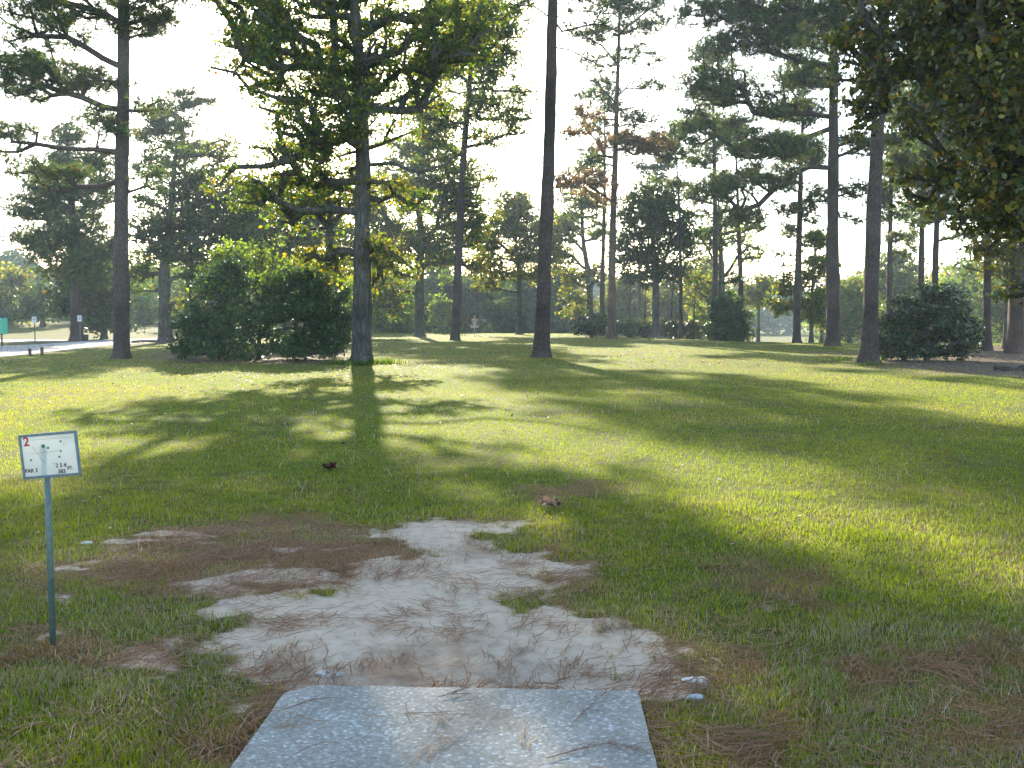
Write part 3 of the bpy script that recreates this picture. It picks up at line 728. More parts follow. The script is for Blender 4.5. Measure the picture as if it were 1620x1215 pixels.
make_tree('oak_tree', 'short round oak with many upright limbs right of the reddish pine', 'oak tree', 68,
    [(1038, 534), (1038, 470), (1036, 430), (1032, 380), (1030, 330)], .30,
    [(1010, 370, 35, 35), (1050, 350, 35, 40), (1030, 310, 35, 25), (1080, 380, 30, 25), (1000, 420, 25, 25), (1040, 420, 30, 25), (1090, 340, 18, 16, 0, .8), (1080, 430, 25, 20, 0, .7), (985, 330, 18, 16, 0, .6), (1065, 300, 16, 12, 0, .6)],
    dens=1.15, leaf=.28, nleaf=50, clump=.75, pal='dark', group=GO, limb=1.2, limbs=[[(1036, 450), (1020, 410), (1005, 370)], [(1037, 450), (1055, 400), (1065, 350)], [(1036, 430), (1035, 370), (1040, 320)]])
make_tree('pine_tree', 'very thin straight pine right of the short round oak', 'pine tree', 66, [(1077, 535), (1077, 450), (1076, 350), (1070, 250), (1066, 200)], .13,
    [(1075, 290, 18, 8), (1060, 250, 16, 9), (1080, 240, 14, 8), (1066, 210, 18, 12), (1095, 400, 14, 7, 0, .7)], kind='pine', dens=1.3, leaf=.28, nleaf=26, clump=.5, pal='pine', group=GP, zflat=.5)
make_tree('pine_tree', 'pine rising behind the dark conical shrub, left of its grey forked neighbour', 'pine tree', 72, [(1130, 535), (1131, 450), (1132, 350), (1130, 250), (1128, 130), (1126, 60)], .24,
    [(1110, 250, 30, 18), (1140, 210, 30, 18), (1105, 190, 25, 15), (1130, 150, 35, 22), (1150, 290, 25, 16), (1100, 310, 25, 14), (1125, 90, 35, 25)], kind='pine', dens=1.1, leaf=.3, nleaf=28, clump=.62, pal='pine', group=GP, zflat=.55)
make_tree('oak_tree', 'grey forked oak rising behind the dark conical shrub', 'oak tree', 76, [(1143, 535), (1142, 470), (1141, 430), (1140, 380), (1136, 310)], .33,
    [(1120, 380, 25, 25), (1170, 370, 25, 22), (1190, 400, 20, 15), (1110, 440, 22, 20, 0, .8, 'oaky'), (1160, 330, 22, 20), (1190, 340, 14, 14, 0, .7), (1135, 350, 25, 20), (1105, 480, 22, 20, 0, .8, 'oaky')], dens=.9, leaf=.3, nleaf=42, clump=.85, pal='oak', group=GO, limb=1.3,
    limbs=[[(1141, 440), (1165, 410), (1185, 390), (1205, 380)], [(1141, 430), (1120, 395), (1105, 370)]])
make_tree('pine_tree', 'slim pine just right of the dark conical shrub, sky on both sides of its trunk', 'pine tree', 64, [(1172, 540), (1172, 450), (1169, 380), (1166, 270), (1160, 200)], .2,
    [(1165, 240, 30, 14), (1190, 275, 22, 10), (1145, 280, 20, 9), (1160, 190, 30, 18), (1195, 360, 18, 9, 0, .7)], kind='pine', dens=1.2, leaf=.28, nleaf=26, clump=.55, pal='pine', group=GP, zflat=.5)
make_tree('pine_tree', 'slender dark pine alone left of the pair of thick right-hand pines, by the open field', 'pine tree', 56, [(1261, 544), (1261, 480), (1264, 380), (1267, 280), (1270, 190), (1272, 100)], .22,
    [(1290, 310, 25, 12), (1245, 290, 25, 12), (1285, 345, 16, 8, 0, .7), (1280, 250, 35, 15), (1245, 230, 30, 15), (1270, 180, 35, 20), (1235, 400, 12, 7, 0, .5), (1245, 420, 10, 6, 0, .5), (1270, 120, 30, 25), (1260, 330, 28, 12), (1290, 375, 20, 9, 0, .7), (1250, 365, 18, 8, 0, .6)], kind='pine', dens=1.4, leaf=.28, nleaf=28, clump=.52, pal='pine', group=GP, zflat=.5)
make_tree('young_oak', 'small young oak right of the slender pine by the open field', 'oak tree', 60, [(1283, 546), (1284, 480), (1286, 430), (1290, 380)], .13,
    [(1280, 470, 28, 25, 0, 1), (1300, 420, 25, 20), (1270, 430, 18, 14), (1295, 380, 16, 16), (1240, 475, 25, 20, 1, .8, 'oak'), (1240, 450, 22, 16, 1, .8, 'oak'), (1295, 500, 22, 18)], dens=1.1, leaf=.26, nleaf=45, clump=.6, pal='oak', group=GO)
make_tree('pine_tree', 'thick pine with long drooping left branches, second of the stout right-hand pines', 'pine tree', 50, [(1317, 547), (1317, 450), (1318, 330), (1318, 200), (1320, 60), (1324, -150), (1326, -260)], .34,
    [(1270, 120, 45, 22), (1230, 170, 45, 22, 0, .8), (1190, 225, 45, 22, 0, .9), (1250, 235, 50, 20, 0, 1), (1215, 280, 45, 20, 0, 1), (1150, 300, 45, 18, 0, .8), (1170, 345, 40, 12, 0, .6), (1200, 50, 60, 30, 0, .8), (1130, 75, 30, 14, 0, .6), (1110, 20, 45, 16, 0, .8), (1180, 10, 60, 22, 0, .9), (1260, 60, 50, 30), (1110, 130, 40, 25, 1, .7), (1160, 140, 40, 30, 1, .7),
     (1100, 200, 35, 30, 2, .7), (1350, 300, 28, 12), (1345, 345, 16, 8, 0, .7), (1360, 230, 30, 20), (1300, 20, 80, 30), (1320, -100, 160, 70, 0, .8), (1330, -230, 120, 60, 0, .8)],
    kind='pine', dens=1.35, leaf=.27, nleaf=30, clump=.5, pal='pine', group=GP, zflat=.55, limb=1.1, low=7,
    limbs=[[(1316, 262), (1280, 265), (1240, 285), (1200, 320), (1150, 345)], [(1316, 185), (1280, 175), (1230, 183), (1190, 180)], [(1318, 205), (1280, 215), (1240, 250)], [(1320, 60), (1280, 20), (1230, 0)]])
make_tree('pine_tree', 'thick dark pine touching the glossy right-hand bush, its crown hidden by hanging leaves', 'pine tree', 32.5, [(1376, 574), (1377, 480), (1381, 350), (1388, 220), (1397, 60), (1405, -200), (1408, -420)], .27,
    [(1400, -60, 160, 50, 0, .7), (1350, -160, 140, 60, 0, .7), (1470, -220, 140, 60, 0, .7), (1410, -350, 150, 70), (1330, 60, 60, 25, 1, .6), (1470, 80, 60, 30, 1, .6)],
    kind='pine', dens=1.3, leaf=.24, nleaf=32, clump=.45, pal='pine', group=GP, zflat=.5, low=9)
make_tree('pine_tree', 'slim pine seen just right of the thick dark pine touching the bush', 'pine tree', 62, [(1406, 552), (1407, 450), (1409, 330), (1411, 200), (1414, 100)], .2,
    [(1400, 300, 25, 12), (1430, 285, 25, 12), (1395, 345, 18, 8, 0, .7), (1430, 340, 16, 8, 0, .8), (1410, 230, 35, 20), (1430, 180, 35, 25), (1405, 130, 35, 25), (1420, 265, 40, 16), (1390, 320, 25, 9), (1430, 375, 25, 9), (1425, 400, 10, 6, 0, .6)], kind='pine', dens=1.6, leaf=.28, nleaf=28, clump=.52, pal='pine', group=GP, zflat=.5)
make_tree('pine_tree', 'straight pine rising behind the crown of the glossy bush, left one of two', 'pine tree', 56, [(1457, 555), (1457, 450), (1459, 330), (1460, 200), (1462, 100)], .19,
    [(1450, 320, 30, 14), (1440, 250, 30, 20), (1475, 220, 35, 20), (1455, 170, 40, 30), (1435, 390, 14, 7, 0, .7), (1470, 120, 40, 25), (1445, 285, 35, 16), (1480, 300, 30, 14), (1450, 350, 26, 9, 0, .8)], kind='pine', dens=1.5, leaf=.27, nleaf=28, clump=.55, pal='pine', group=GP, zflat=.5)
make_tree('pine_tree', 'straight pine rising behind the crown of the glossy bush, right one of two', 'pine tree', 52, [(1479, 560), (1479, 450), (1483, 330), (1488, 200), (1492, 100)], .19,
    [(1500, 330, 35, 15), (1520, 290, 35, 20), (1490, 230, 40, 25), (1510, 170, 40, 30), (1530, 370, 25, 9, 0, .8), (1490, 110, 40, 25), (1510, 250, 35, 20), (1470, 345, 22, 9, 0, .8)], kind='pine', dens=1.5, leaf=.27, nleaf=28, clump=.55, pal='pine', group=GP, zflat=.5)
make_tree('pine_tree', 'dark pine right of the glossy bush at the shaded right edge of the lawn', 'pine tree', 44, [(1561, 557), (1561, 480), (1563, 380), (1566, 250), (1570, 120)], .19,
    [(1550, 380, 28, 14, 0, .8), (1540, 300, 40, 30), (1580, 330, 35, 30), (1560, 230, 50, 35), (1575, 160, 50, 40), (1535, 420, 14, 8, 0, .6)], kind='pine', dens=1.2, leaf=.26, nleaf=30, clump=.5, pal='pine', group=GP, zflat=.6)
make_tree('oak_tree', 'broad brown oak trunk cut by the right edge of the picture', 'oak tree', 41, [(1607, 561), (1606, 480), (1609, 400), (1613, 300), (1616, 200)], .34,
    [(1600, 300, 50, 50), (1570, 380, 35, 30, 0, .9, 'gum'), (1620, 380, 40, 40), (1650, 320, 60, 60), (1600, 430, 30, 25, 0, .8, 'gum'), (1640, 450, 30, 35), (1640, 220, 70, 60)], dens=1.2, leaf=.17, nleaf=55, clump=.6, pal='gum', group=GO, bark=M_REDP)
make_tree('thin_tree', 'thin dark trunk immediately left of the broad brown oak at the right edge', 'tree', 46, [(1590, 557), (1592, 500), (1594, 430), (1592, 350)], .12, [(1585, 390, 30, 25), (1590, 350, 30, 25), (1560, 440, 25, 20, 0, .7)], dens=1, leaf=.18, nleaf=45, clump=.6, pal='gum')

# near overhanging tree at the right: trunk outside the picture
make_tree('sweetgum_tree', 'dark leafy boughs with large leaves hanging over the upper right corner', 'tree', 12, [(2000, 800), (1990, 600), (1970, 350), (1930, 100), (1900, -200), (1880, -450)], .24,
    [(1560, 40, 110, 110, 1, 1.2), (1600, 160, 90, 90, 0, 1.5), (1480, 60, 80, 60, 2, 1.1), (1400, 45, 75, 50, 3, .9), (1345, 60, 40, 35, 3.5, .8), (1390, 120, 60, 45, 3, 1.0), (1370, 165, 40, 30, 3, .9), (1340, 195, 22, 14, 3, .8), (1490, 160, 70, 70, 2, 1.1),
     (1560, 250, 70, 80, 1, 1.3), (1620, 270, 70, 90, 0, 1.5), (1500, 260, 40, 45, 2, .6), (1455, 285, 25, 25, 2, .8), (1490, 310, 30, 22, 2, .8), (1540, 340, 40, 30, 1, .6), (1590, 370, 40, 40, 1, .9), (1620, 440, 25, 40, 0, .7),
     (1650, 100, 90, 100, 0, 1.6), (1700, 250, 80, 120, 0, 1.4), (1580, -50, 130, 60, 2, 1.3), (1420, -20, 100, 40, 3, .9), (1640, -120, 200, 90, 0, 1), (1800, 50, 150, 120, 0, .8), (1850, -200, 200, 120, 0, .8), (1900, -350, 200, 100, 0, .7), (2050, 0, 150, 150, 0, .6)],
    dens=1.25, leaf=.12, nleaf=60, clump=.30, pal='gum', mat=leafmat('sweetgum_leaf', .32, .35, .45, (1.6, 1.5, .5)), limb=.7, depth=1.3, base=(9.1, 12, -.05), limbs=[[(1940, 150), (1800, 130, .5), (1650, 110, 1), (1500, 110, 2), (1400, 110, 3)], [(1960, 300), (1800, 290), (1650, 280, 1), (1540, 290, 2)]], low=2.5)

# ---- bushes ---------------------------------------------------------------------
def bush(name, label, d, base, blobs, **kw):
    kw.setdefault('mat', M_GLOSS); kw.setdefault('pal', 'bush'); kw.setdefault('group', GB)
    return make_tree(name, label, kw.pop('cat', 'bush'), d, [base, (base[0], base[1] - 40), (base[0] + 3, base[1] - 90)], kw.pop('r0', .09), blobs, flare=1.2, low=0.1, rtop=.3, **kw)
bush('camellia_bush', 'huge dark double bush left of the forked grey oak, nearly twice a person high', 36, (410, 566),
     [(350, 500, 52, 56, 0), (310, 525, 35, 36, 0), (365, 430, 30, 26, 0, .8), (290, 545, 18, 20), (400, 530, 50, 38, -1), (470, 495, 55, 60, 0), (510, 510, 48, 54, 0), (530, 530, 30, 34), (360, 450, 42, 30, 0), (450, 452, 34, 26, 1), (490, 455, 45, 26, 0),
      (540, 480, 20, 40, 0, .8), (350, 555, 55, 12, -1, 1.2), (470, 556, 60, 12, -1, 1.2)], dens=1.5, leaf=.15, nleaf=70, clump=.40, depth=.9)
bush('young_tree', 'light green young tree topping the left side of the huge dark bush', 40, (385, 560), [(380, 408, 32, 25), (350, 425, 30, 22), (410, 420, 25, 30), (440, 405, 8, 22), (430, 445, 30, 20, -4), (475, 432, 34, 14, -4), (520, 445, 26, 12, -4, .8), (335, 400, 18, 10, 0, .6), (330, 460, 22, 20, -5, .5)],
     dens=1.7, leaf=.14, nleaf=55, clump=.42, pal='bushl', mat=M_LEAF, cat='tree')
bush('holly_bush', 'dark glossy round bush with reddish tips right of the thick dark pine', 34, (1466, 570),
     [(1420, 530, 36, 38), (1470, 510, 45, 50), (1510, 530, 36, 38), (1465, 480, 38, 24), (1430, 490, 25, 22), (1515, 500, 20, 22), (1465, 558, 60, 14, 0, 1.2), (1400, 550, 18, 20), (1535, 550, 16, 20)], dens=1.9, leaf=.13, nleaf=80, clump=.38, pal='magn', depth=.9, mat=leafmat('holly_leaf', .25, .22, .7))
bush('cedar_shrub', 'dark conical shrub standing below the slim pine at the far lawn edge', 62, (1151, 540),
     [(1150, 520, 30, 18), (1150, 500, 28, 20), (1150, 482, 20, 14), (1140, 530, 22, 10), (1168, 525, 14, 14)], dens=1.9, leaf=.22, nleaf=60, clump=.55, depth=1)
bush('magnolia_shrub', 'pale shiny-leaved magnolia shrub at the foot of the paired pines', 70, (935, 533), [(932, 518, 20, 13), (925, 510, 10, 8), (945, 508, 12, 9)], dens=2, leaf=.24, nleaf=40, clump=.45, pal='magn', mat=leafmat('magnolia_leaf', .15, .18, .9))
for i, (px, rx, lb, pl) in enumerate([(995, 22, 'low brown-green shrub right of the reddish pine', 'bush'), (1020, 16, 'low shrub hugging the short round oak on its left', 'magn'), (1062, 20, 'low shrub between the short round oak and the very thin pine', 'magn'), (1098, 20, 'low reddish shrub left of the dark conical shrub', 'gum')]):
    bush('low_shrub', lb, 69, (px, 534), [(px, 520, rx, 12)], dens=1.8, leaf=.24, nleaf=40, clump=.5, pal=pl, group='low shrubs along the far lawn edge')
for i, (px, py, rx, ry, lb) in enumerate([(615, 505, 22, 28, 'pale green sapling clump right of the forked grey oak trunk'), (645, 495, 18, 35, 'pale green sapling clump behind the grey oak with low limbs'), (700, 500, 18, 30, 'pale green shrub between the grey oak and the leaning pine'), (1110, 505, 15, 20, 'pale green shrub behind the low shrubs left of the dark conical shrub')]):
    bush('sapling', lb, 88 if i < 3 else 80, (px, 530), [(px, py, rx, ry), (px - 8, py - ry * .7, rx * .6, ry * .4)], dens=.9, leaf=.28, nleaf=40, clump=.6, pal='bushl', mat=M_LEAF, cat='sapling', group='pale saplings beyond the lawn')

# ---- left and middle background trees --------------------------------------------
GL = 'background trees behind the road and bush'
make_tree('pine_tree', 'broad low-branched pine behind the small white road signs', 'pine tree', 60, [(121, 541), (120, 480), (117, 380), (110, 280), (105, 200)], .35,
    [(60, 330, 45, 22), (95, 300, 45, 22), (45, 375, 30, 14), (85, 385, 50, 24), (120, 350, 50, 28), (150, 300, 40, 30), (90, 420, 35, 20, 0, .7), (150, 400, 50, 30), (110, 260, 40, 20), (105, 215, 30, 18), (60, 280, 35, 15), (160, 250, 30, 20, 0, .7), (140, 440, 30, 18)], kind='pine', dens=1.15, leaf=.3, nleaf=32, clump=.62, pal='pine', group=GL, zflat=.6)
make_tree('magnolia_tree', 'glossy-leaved magnolia behind the small white signs at the road', 'magnolia tree', 64, [(165, 538), (165, 500), (160, 430)], .2,
    [(105, 450, 28, 28), (135, 470, 40, 35), (170, 460, 35, 40), (150, 420, 40, 25), (110, 490, 25, 22), (160, 505, 20, 22), (190, 500, 20, 25)], dens=1.0, leaf=.3, nleaf=45, clump=.75, pal='magn', mat=M_GLOSS, group=GL)
make_tree('oak_tree', 'old dark oak with a split trunk between the straight dark pine and the huge bush', 'oak tree', 56, [(261, 542), (261, 490), (260, 430), (266, 380), (272, 300), (280, 220)], .36,
    [(250, 340, 45, 40), (310, 340, 50, 45), (360, 370, 50, 35), (240, 390, 35, 30), (300, 400, 50, 30), (290, 280, 45, 30, 0, .9), (340, 290, 45, 35, 0, .8, 'oaky'), (330, 240, 40, 20, 0, .8, 'oaky'), (260, 250, 30, 25, 0, .7), (220, 430, 25, 30, 0, .8), (310, 440, 30, 25, 0, .8), (380, 330, 40, 35), (290, 480, 18, 20, 0, .5, 'oaky')],
    dens=1.05, leaf=.24, nleaf=52, clump=.8, pal='dark', group=GL, limb=1.2, lump=.13)
make_tree('pine_tree', 'hazy pine whose top shows above the yellowish oak, right of the straight dark pine', 'pine tree', 66, [(300, 545), (298, 400), (293, 280), (290, 200), (292, 165)], .26,
    [(250, 175, 30, 14), (280, 200, 35, 18), (300, 165, 25, 10), (325, 160, 22, 5, 0, 1), (240, 215, 28, 18), (300, 235, 40, 16), (240, 260, 30, 15), (285, 150, 18, 9, 0, .8)], kind='pine', dens=1.0, leaf=.32, nleaf=30, clump=.6, pal='pine', group=GL, zflat=.5)
make_tree('oak_tree', 'wide leafy oak mass behind the huge dark bush', 'oak tree', 66, [(452, 540), (450, 470), (452, 380), (455, 300)], .35,
    [(430, 370, 45, 35), (480, 360, 45, 35), (530, 380, 40, 35), (400, 350, 40, 30), (450, 310, 45, 30, 0, .9), (510, 320, 40, 30, 0, .9), (400, 410, 40, 30), (460, 420, 45, 25), (540, 440, 30, 40, 0, .9), (560, 500, 20, 30, 0, .8), (400, 300, 30, 20, 0, .6, 'oaky'), (620, 470, 30, 30, 3, .7, 'oak')],
    dens=1.1, leaf=.28, nleaf=52, clump=.85, pal='oak', group=GL)
make_tree('oak_tree', 'yellowish oak crown hanging left of the bare centre pine, above the basket', 'oak tree', 80, [(822, 534), (822, 470), (818, 400), (812, 350)], .25,
    [(810, 340, 35, 22), (790, 370, 35, 22), (840, 370, 35, 25), (775, 410, 25, 20), (835, 410, 30, 25), (795, 435, 25, 14, 0, .8), (850, 440, 22, 14, 0, .8), (770, 450, 18, 10, 0, .8), (870, 400, 20, 25), (815, 320, 30, 14), (895, 360, 18, 18), (760, 380, 22, 18, 0, .8)],
    dens=1.2, leaf=.3, nleaf=48, clump=.8, pal='oaky', group='oaks beyond the basket')
make_tree('pine_tree', 'small hazy distant pine top just above the short round oak, against the sky', 'pine tree', 90, [(1010, 533), (1012, 400), (1040, 280), (1044, 220)], .18,
    [(1045, 235, 16, 9), (1040, 215, 12, 9), (1030, 262, 25, 10), (1055, 258, 20, 8), (1040, 280, 24, 8)], kind='pine', dens=1.2, leaf=.34, nleaf=26, clump=.7, pal='haze', group=GP, zflat=.5)
make_tree('dense_tree', 'dark dense tree directly behind the disc golf basket', 'tree', 108, [(745, 530), (745, 480), (745, 450)], .3,
    [(745, 490, 50, 30), (715, 480, 30, 40), (780, 480, 40, 35), (750, 455, 50, 20), (745, 515, 60, 12)], dens=.75, leaf=.42, nleaf=60, clump=1.15, pal='dark', group='dense trees beyond the basket')
make_tree('dense_tree', 'dark dense tree left of the bare centre pine beyond the crest of the lawn', 'tree', 112, [(825, 530), (825, 480), (825, 450)], .3,
    [(825, 490, 40, 32), (850, 475, 35, 40), (800, 500, 30, 25), (830, 450, 35, 22), (830, 515, 50, 12)], dens=.75, leaf=.42, nleaf=60, clump=1.15, pal='dark', group='dense trees beyond the basket')
make_tree('dense_tree', 'dark dense tree right of the bare centre pine beyond the crest of the lawn', 'tree', 110, [(885, 530), (885, 480), (885, 440)], .3,
    [(885, 480, 25, 42), (905, 500, 22, 26), (875, 430, 22, 20, 0, .8), (895, 440, 18, 18), (890, 515, 30, 12)], dens=.75, leaf=.42, nleaf=60, clump=1.15, pal='dark', group='dense trees beyond the basket')
for i, (px, py, rx, ry, d, lb, pl) in enumerate([
    (15, 470, 35, 40, 88, 'round hazy tree at the left edge beyond the far road', 'oaky'), (68, 480, 30, 30, 84, 'round dark tree on the grassy bank behind the left white sign', 'dark'),
    (215, 490, 25, 40, 90, 'yellow-green tree seen just right of the straight dark pine trunk', 'bushl'), (330, 480, 40, 45, 84, 'dark tree filling the gap behind the left of the huge bush', 'dark'), (165, 470, 30, 50, 100, 'leafy green tree glimpsed behind the magnolia', 'oak'),
    (600, 430, 35, 50, 95, 'green tree beyond the crest right of the forked grey oak', 'oak'), (690, 450, 35, 50, 105, 'hazy green tree between the grey oak and the leaning pine', 'haze'),
    (990, 480, 35, 40, 100, 'yellow-green tree beyond the low shrubs, left of the short round oak', 'oaky'), (1060, 480, 30, 35, 104, 'yellow-green tree beyond the very thin pine', 'oaky'), (1110, 450, 28, 40, 98, 'yellow-green tree left of the dark conical shrub', 'oaky'),
    (1200, 462, 20, 24, 92, 'small yellow-green tree at the left end of the open field', 'oaky'), (1345, 490, 35, 45, 84, 'leafy tree between the two thick right-hand pines', 'oak'), (1415, 440, 35, 40, 90, 'hazy oak behind the left of the glossy bush', 'oak'),
    (1530, 470, 32, 45, 100, 'hazy tree right of the glossy bush', 'haze'), (1610, 470, 50, 60, 80, 'dark tree filling the right edge behind the brown oak trunk', 'oak'), (1300, 490, 22, 30, 88, 'leafy shrub-like tree behind the slender pine', 'oak')]):
    k = 1 if d > 80 else 1
    make_tree('background_tree', lb, 'tree', d, [(px, 531), (px, py + ry * .3), (px + 3, py - ry * .4)], .22,
        [(px, py, rx, ry), (px - rx * .5, py + ry * .4, rx * .6, ry * .5), (px + rx * .5, py + ry * .3, rx * .6, ry * .5), (px + rx * .2, py - ry * .7, rx * .5, ry * .4)],
        dens=1.1, leaf=.36, nleaf=52, clump=1.0, pal=pl, group='trees beyond the lawn')

# ---- far woods (masses nobody could count) -----------------------------------------
def woods(name, label, prof, d0, d1, n, pal, leaf=.8, zb=None, lift=0, mat=None):
    n = int(n * 2.4)
    """leaf clumps filling a belt of ground; prof = (px, top py) treetop line at distance d0"""
    r_ = np.random.default_rng(n); pp = np.array(prof, float)
    px = r_.uniform(pp[0, 0], pp[-1, 0], n); top = np.interp(px, pp[:, 0], pp[:, 1])
    d = r_.uniform(d0, d1, n); Ps, Cs = [], []
    for i in range(n):
        t = P(px[i], top[i], d0); g = float(base_z(t[0], d[i])); h = max(2.5, (t[2] - g) * (.72 + .34 * r_.random()))
        x = t[0] * d[i] / d0; rx = h * (.22 + .12 * r_.random()); k = 620
        u = r_.normal(size=(k, 3)); u *= (r_.random(k)[:, None] ** .25) / np.linalg.norm(u, axis=1)[:, None]
        bump = 1 + .25 * np.sin(u[:, 0] * 7 + i) * np.cos(u[:, 2] * 6 + i * 2)
        p = V3(x, d[i], g + h * .52) + u * V3(rx, rx, h * .5) * bump[:, None]
        Ps.append(p); Cs.append(pal_cols(pal, k, r_) * (.7 + .5 * r_.random()) * (.8 + .4 * r_.random((k, 1))))
    v, c = leaf_quads(np.concatenate(Ps), leaf * (.6 + .7 * r_.random(n * 620)), np.concatenate(Cs), aspect=.8)
    tag(link(name, quad_mesh(name, v, c, mat or M_LEAF)), label, 'woods', kind='stuff')
woods('far_woods', 'hazy blue-green line of far woods beyond the open field', [(560, 440), (700, 425), (900, 430), (910, 415), (1000, 445), (1180, 432), (1260, 440), (1400, 425), (1560, 420), (1800, 400), (2300, 380)], 205, 250, 80, 'haze', .95, mat=M_WOODS)
woods('left_woods', 'hazy tall woods far behind the road at the left', [(-500, 340), (-100, 372), (20, 378), (50, 400), (90, 425), (200, 420), (400, 400), (560, 420), (680, 445)], 135, 180, 90, 'haze', .8, mat=M_WOODS)
woods('middle_woods', 'green and yellow-green woods closing the view behind the pines right of the centre pine', [(905, 475), (1000, 462), (1180, 450)], 118, 150, 18, 'oak', .5)
woods('basket_woods', 'dark blue-green woods closing the view behind the disc golf basket', [(560, 452), (700, 440), (880, 440), (905, 465)], 122, 150, 30, 'dark', .5, mat=M_WOODS)
woods('bank_woods', 'leafy green woods between the road bank and the huge dark bush', [(130, 440), (200, 400), (300, 385), (560, 405), (690, 450)], 95, 125, 30, 'oak', .45)
woods('field_edge_woods', 'leafy woods behind the stout pines and the glossy bush at the right', [(1300, 455), (1400, 415), (1560, 415), (1700, 340)], 100, 135, 22, 'oak', .45)
woods('side_woods', 'leafy woods closing the view behind the trees at the right', [(1560, 350), (1700, 320), (2300, 300), (3200, 200)], 70, 95, 30, 'dark', .45)

# ------------------------------------------------------------------ tee pad
M_CONC = concrete()
def slab():
    # top slightly dished, edges worn
    n = 30; P4 = [np.array(p) for p in PAD]; vs = []
    for j in range(n + 1):
        for i in range(n + 1):
            a = P4[3] * (1 - i / n) + P4[2] * (i / n); b = P4[0] * (1 - i / n) + P4[1] * (i / n)
            t = j / n; p = a * (1 - t) + b * t
            e = min(i, n - i, j, n - j)
            ed = .012 * (fbm(p[0] * 1, p[1] * 1, .12, 2) - .5) if e == 0 else 0
            if j == n and i < 2: p = p + np.array([.02, -.03]) * (2 - i)
            vs.append((p[0] + ed, p[1] + ed, .004 - (.006 if e == 0 else 0) + .002 * (fbm(p[0], p[1], .4, 2) - .5)))
    top = len(vs); fs = [(j * (n + 1) + i, j * (n + 1) + i + 1, (j + 1) * (n + 1) + i + 1, (j + 1) * (n + 1) + i) for j in range(n) for i in range(n)]
    rim = [i for i in range(n + 1)] + [j * (n + 1) + n for j in range(1, n + 1)] + [n * (n + 1) + i for i in range(n - 1, -1, -1)] + [j * (n + 1) for j in range(n - 1, 0, -1)]
    for i in rim: vs.append((vs[i][0], vs[i][1], -.14))
    m = len(rim)
    for k in range(m): fs.append((rim[(k + 1) % m], rim[k], top + k, top + (k + 1) % m))
    b = MB(); b.add(vs, fs); me = b.mesh('tee_pad', M_CONC)
    return me
tag(link('tee_pad', slab()), 'pale grey speckled concrete tee pad in the foreground', 'tee pad')

# stones
def stone(label, px, py, dims, seed, mat, name='stone', rot=0):
    r_ = np.random.default_rng(seed); g = G(px, py); n, m = 24, 14; vs = []
    ph = r_.random(8) * 6
    for j in range(m + 1):
        v = pi * j / m
        for i in range(n):
            u = 2 * pi * i / n; d = V3(sin(v) * cos(u), sin(v) * sin(u), cos(v))
            k = 1 + .12 * sin(3 * u + ph[0]) * sin(v) + .08 * sin(5 * u + ph[1] + 2 * v) * sin(v) + .05 * cos(4 * v + ph[2] + u) + .035 * r_.normal() * sin(v)
            q = d * np.array(dims) / 2 * k; q[2] = min(q[2], dims[2] * .42)
            vs.append((q[0] * cos(rot) - q[1] * sin(rot), q[0] * sin(rot) + q[1] * cos(rot), q[2]))
    fs = [(j * n + i, j * n + (i + 1) % n, (j + 1) * n + (i + 1) % n, (j + 1) * n + i) for j in range(m) for i in range(n)]
    b = MB(); b.add(vs, fs); o = link(name, b.mesh(name, mat, True))
    o.location = (g[0], g[1], float(gz(g[0], g[1])) + dims[2] * .22)
    return tag(o, label, 'stone', 'white stones by the concrete pad')
M_STONE = plain('whitish_stone', (.60, .56, .48), .9, 0, .15, 40, 0, .8)
stone('flat white stone at the left far corner of the concrete pad', 520, 1058, (.125, .07, .028), 3, M_STONE)
stone('larger white stone half sunk in grass right of the concrete pad', 1102, 1071, (.115, .085, .05), 4, M_STONE)
stone('small grey stone just in front of the larger white stone', 1101, 1096, (.075, .04, .035), 5, plain('grey_stone', (.42, .43, .44), .8, 0, .25, 60, 0, .6))
stone('whitish chip of stone in the shaded grass well behind the sign', 138, 860, (.09, .05, .025), 6, M_STONE)

# dead leaf clusters / pine cones
def leaf_heap(label, px, py, size, n, seed, cols, name='dead_leaf_cluster', cat='dead leaves'):
    global rng
    keep = rng; rng = np.random.default_rng(seed); g = G(px, py)
    p = rng.normal(size=(n, 3)) * V3(size * .33, size * .25, size * .14); p[:, 2] = np.abs(p[:, 2]) + .03
    c = np.array(cols)[rng.integers(len(cols), size=n)] * (.7 + .6 * rng.random((n, 1)))
    v, cc = leaf_quads(p, size * (.35 + .25 * rng.random(n)), c, flat=.2, aspect=.55)
    o = link(name, quad_mesh(name, v, cc, M_DRY)); o.location = (g[0], g[1], float(base_z(g[0], g[1])))
    rng = keep; return tag(o, label, cat, 'dead leaf clusters on the lawn')
DK = [(.09, .03, .02), (.14, .05, .03), (.06, .025, .02)]; TN = [(.30, .18, .12), (.40, .30, .24), (.14, .07, .05)]
leaf_heap('dark red-brown dead leaf cluster lying in the broad shadow left of centre', 522, 743, .17, 26, 1, DK)
leaf_heap('tan and brown dead leaf cluster on sunny grass above the sand', 876, 804, .16, 26, 2, TN)
leaf_heap('small dark dead leaf a little beyond the dark red-brown cluster', 533, 704, 0.136, 1, 3, DK, 'dead_leaf', 'dead leaf')
leaf_heap('small dark dead leaf on the grass below the bare centre pine', 813, 663, 0.153, 1, 4, DK, 'dead_leaf', 'dead leaf')
leaf_heap('single standing brown leaf between the two dead leaf clusters', 779, 774, 0.119, 1, 5, TN, 'dead_leaf', 'dead leaf')
leaf_heap('orange fallen leaf on the shaded grass at the lower right', 1537, 1034, 0.093, 1, 6, [(.5, .22, .03)], 'dead_leaf', 'dead leaf')
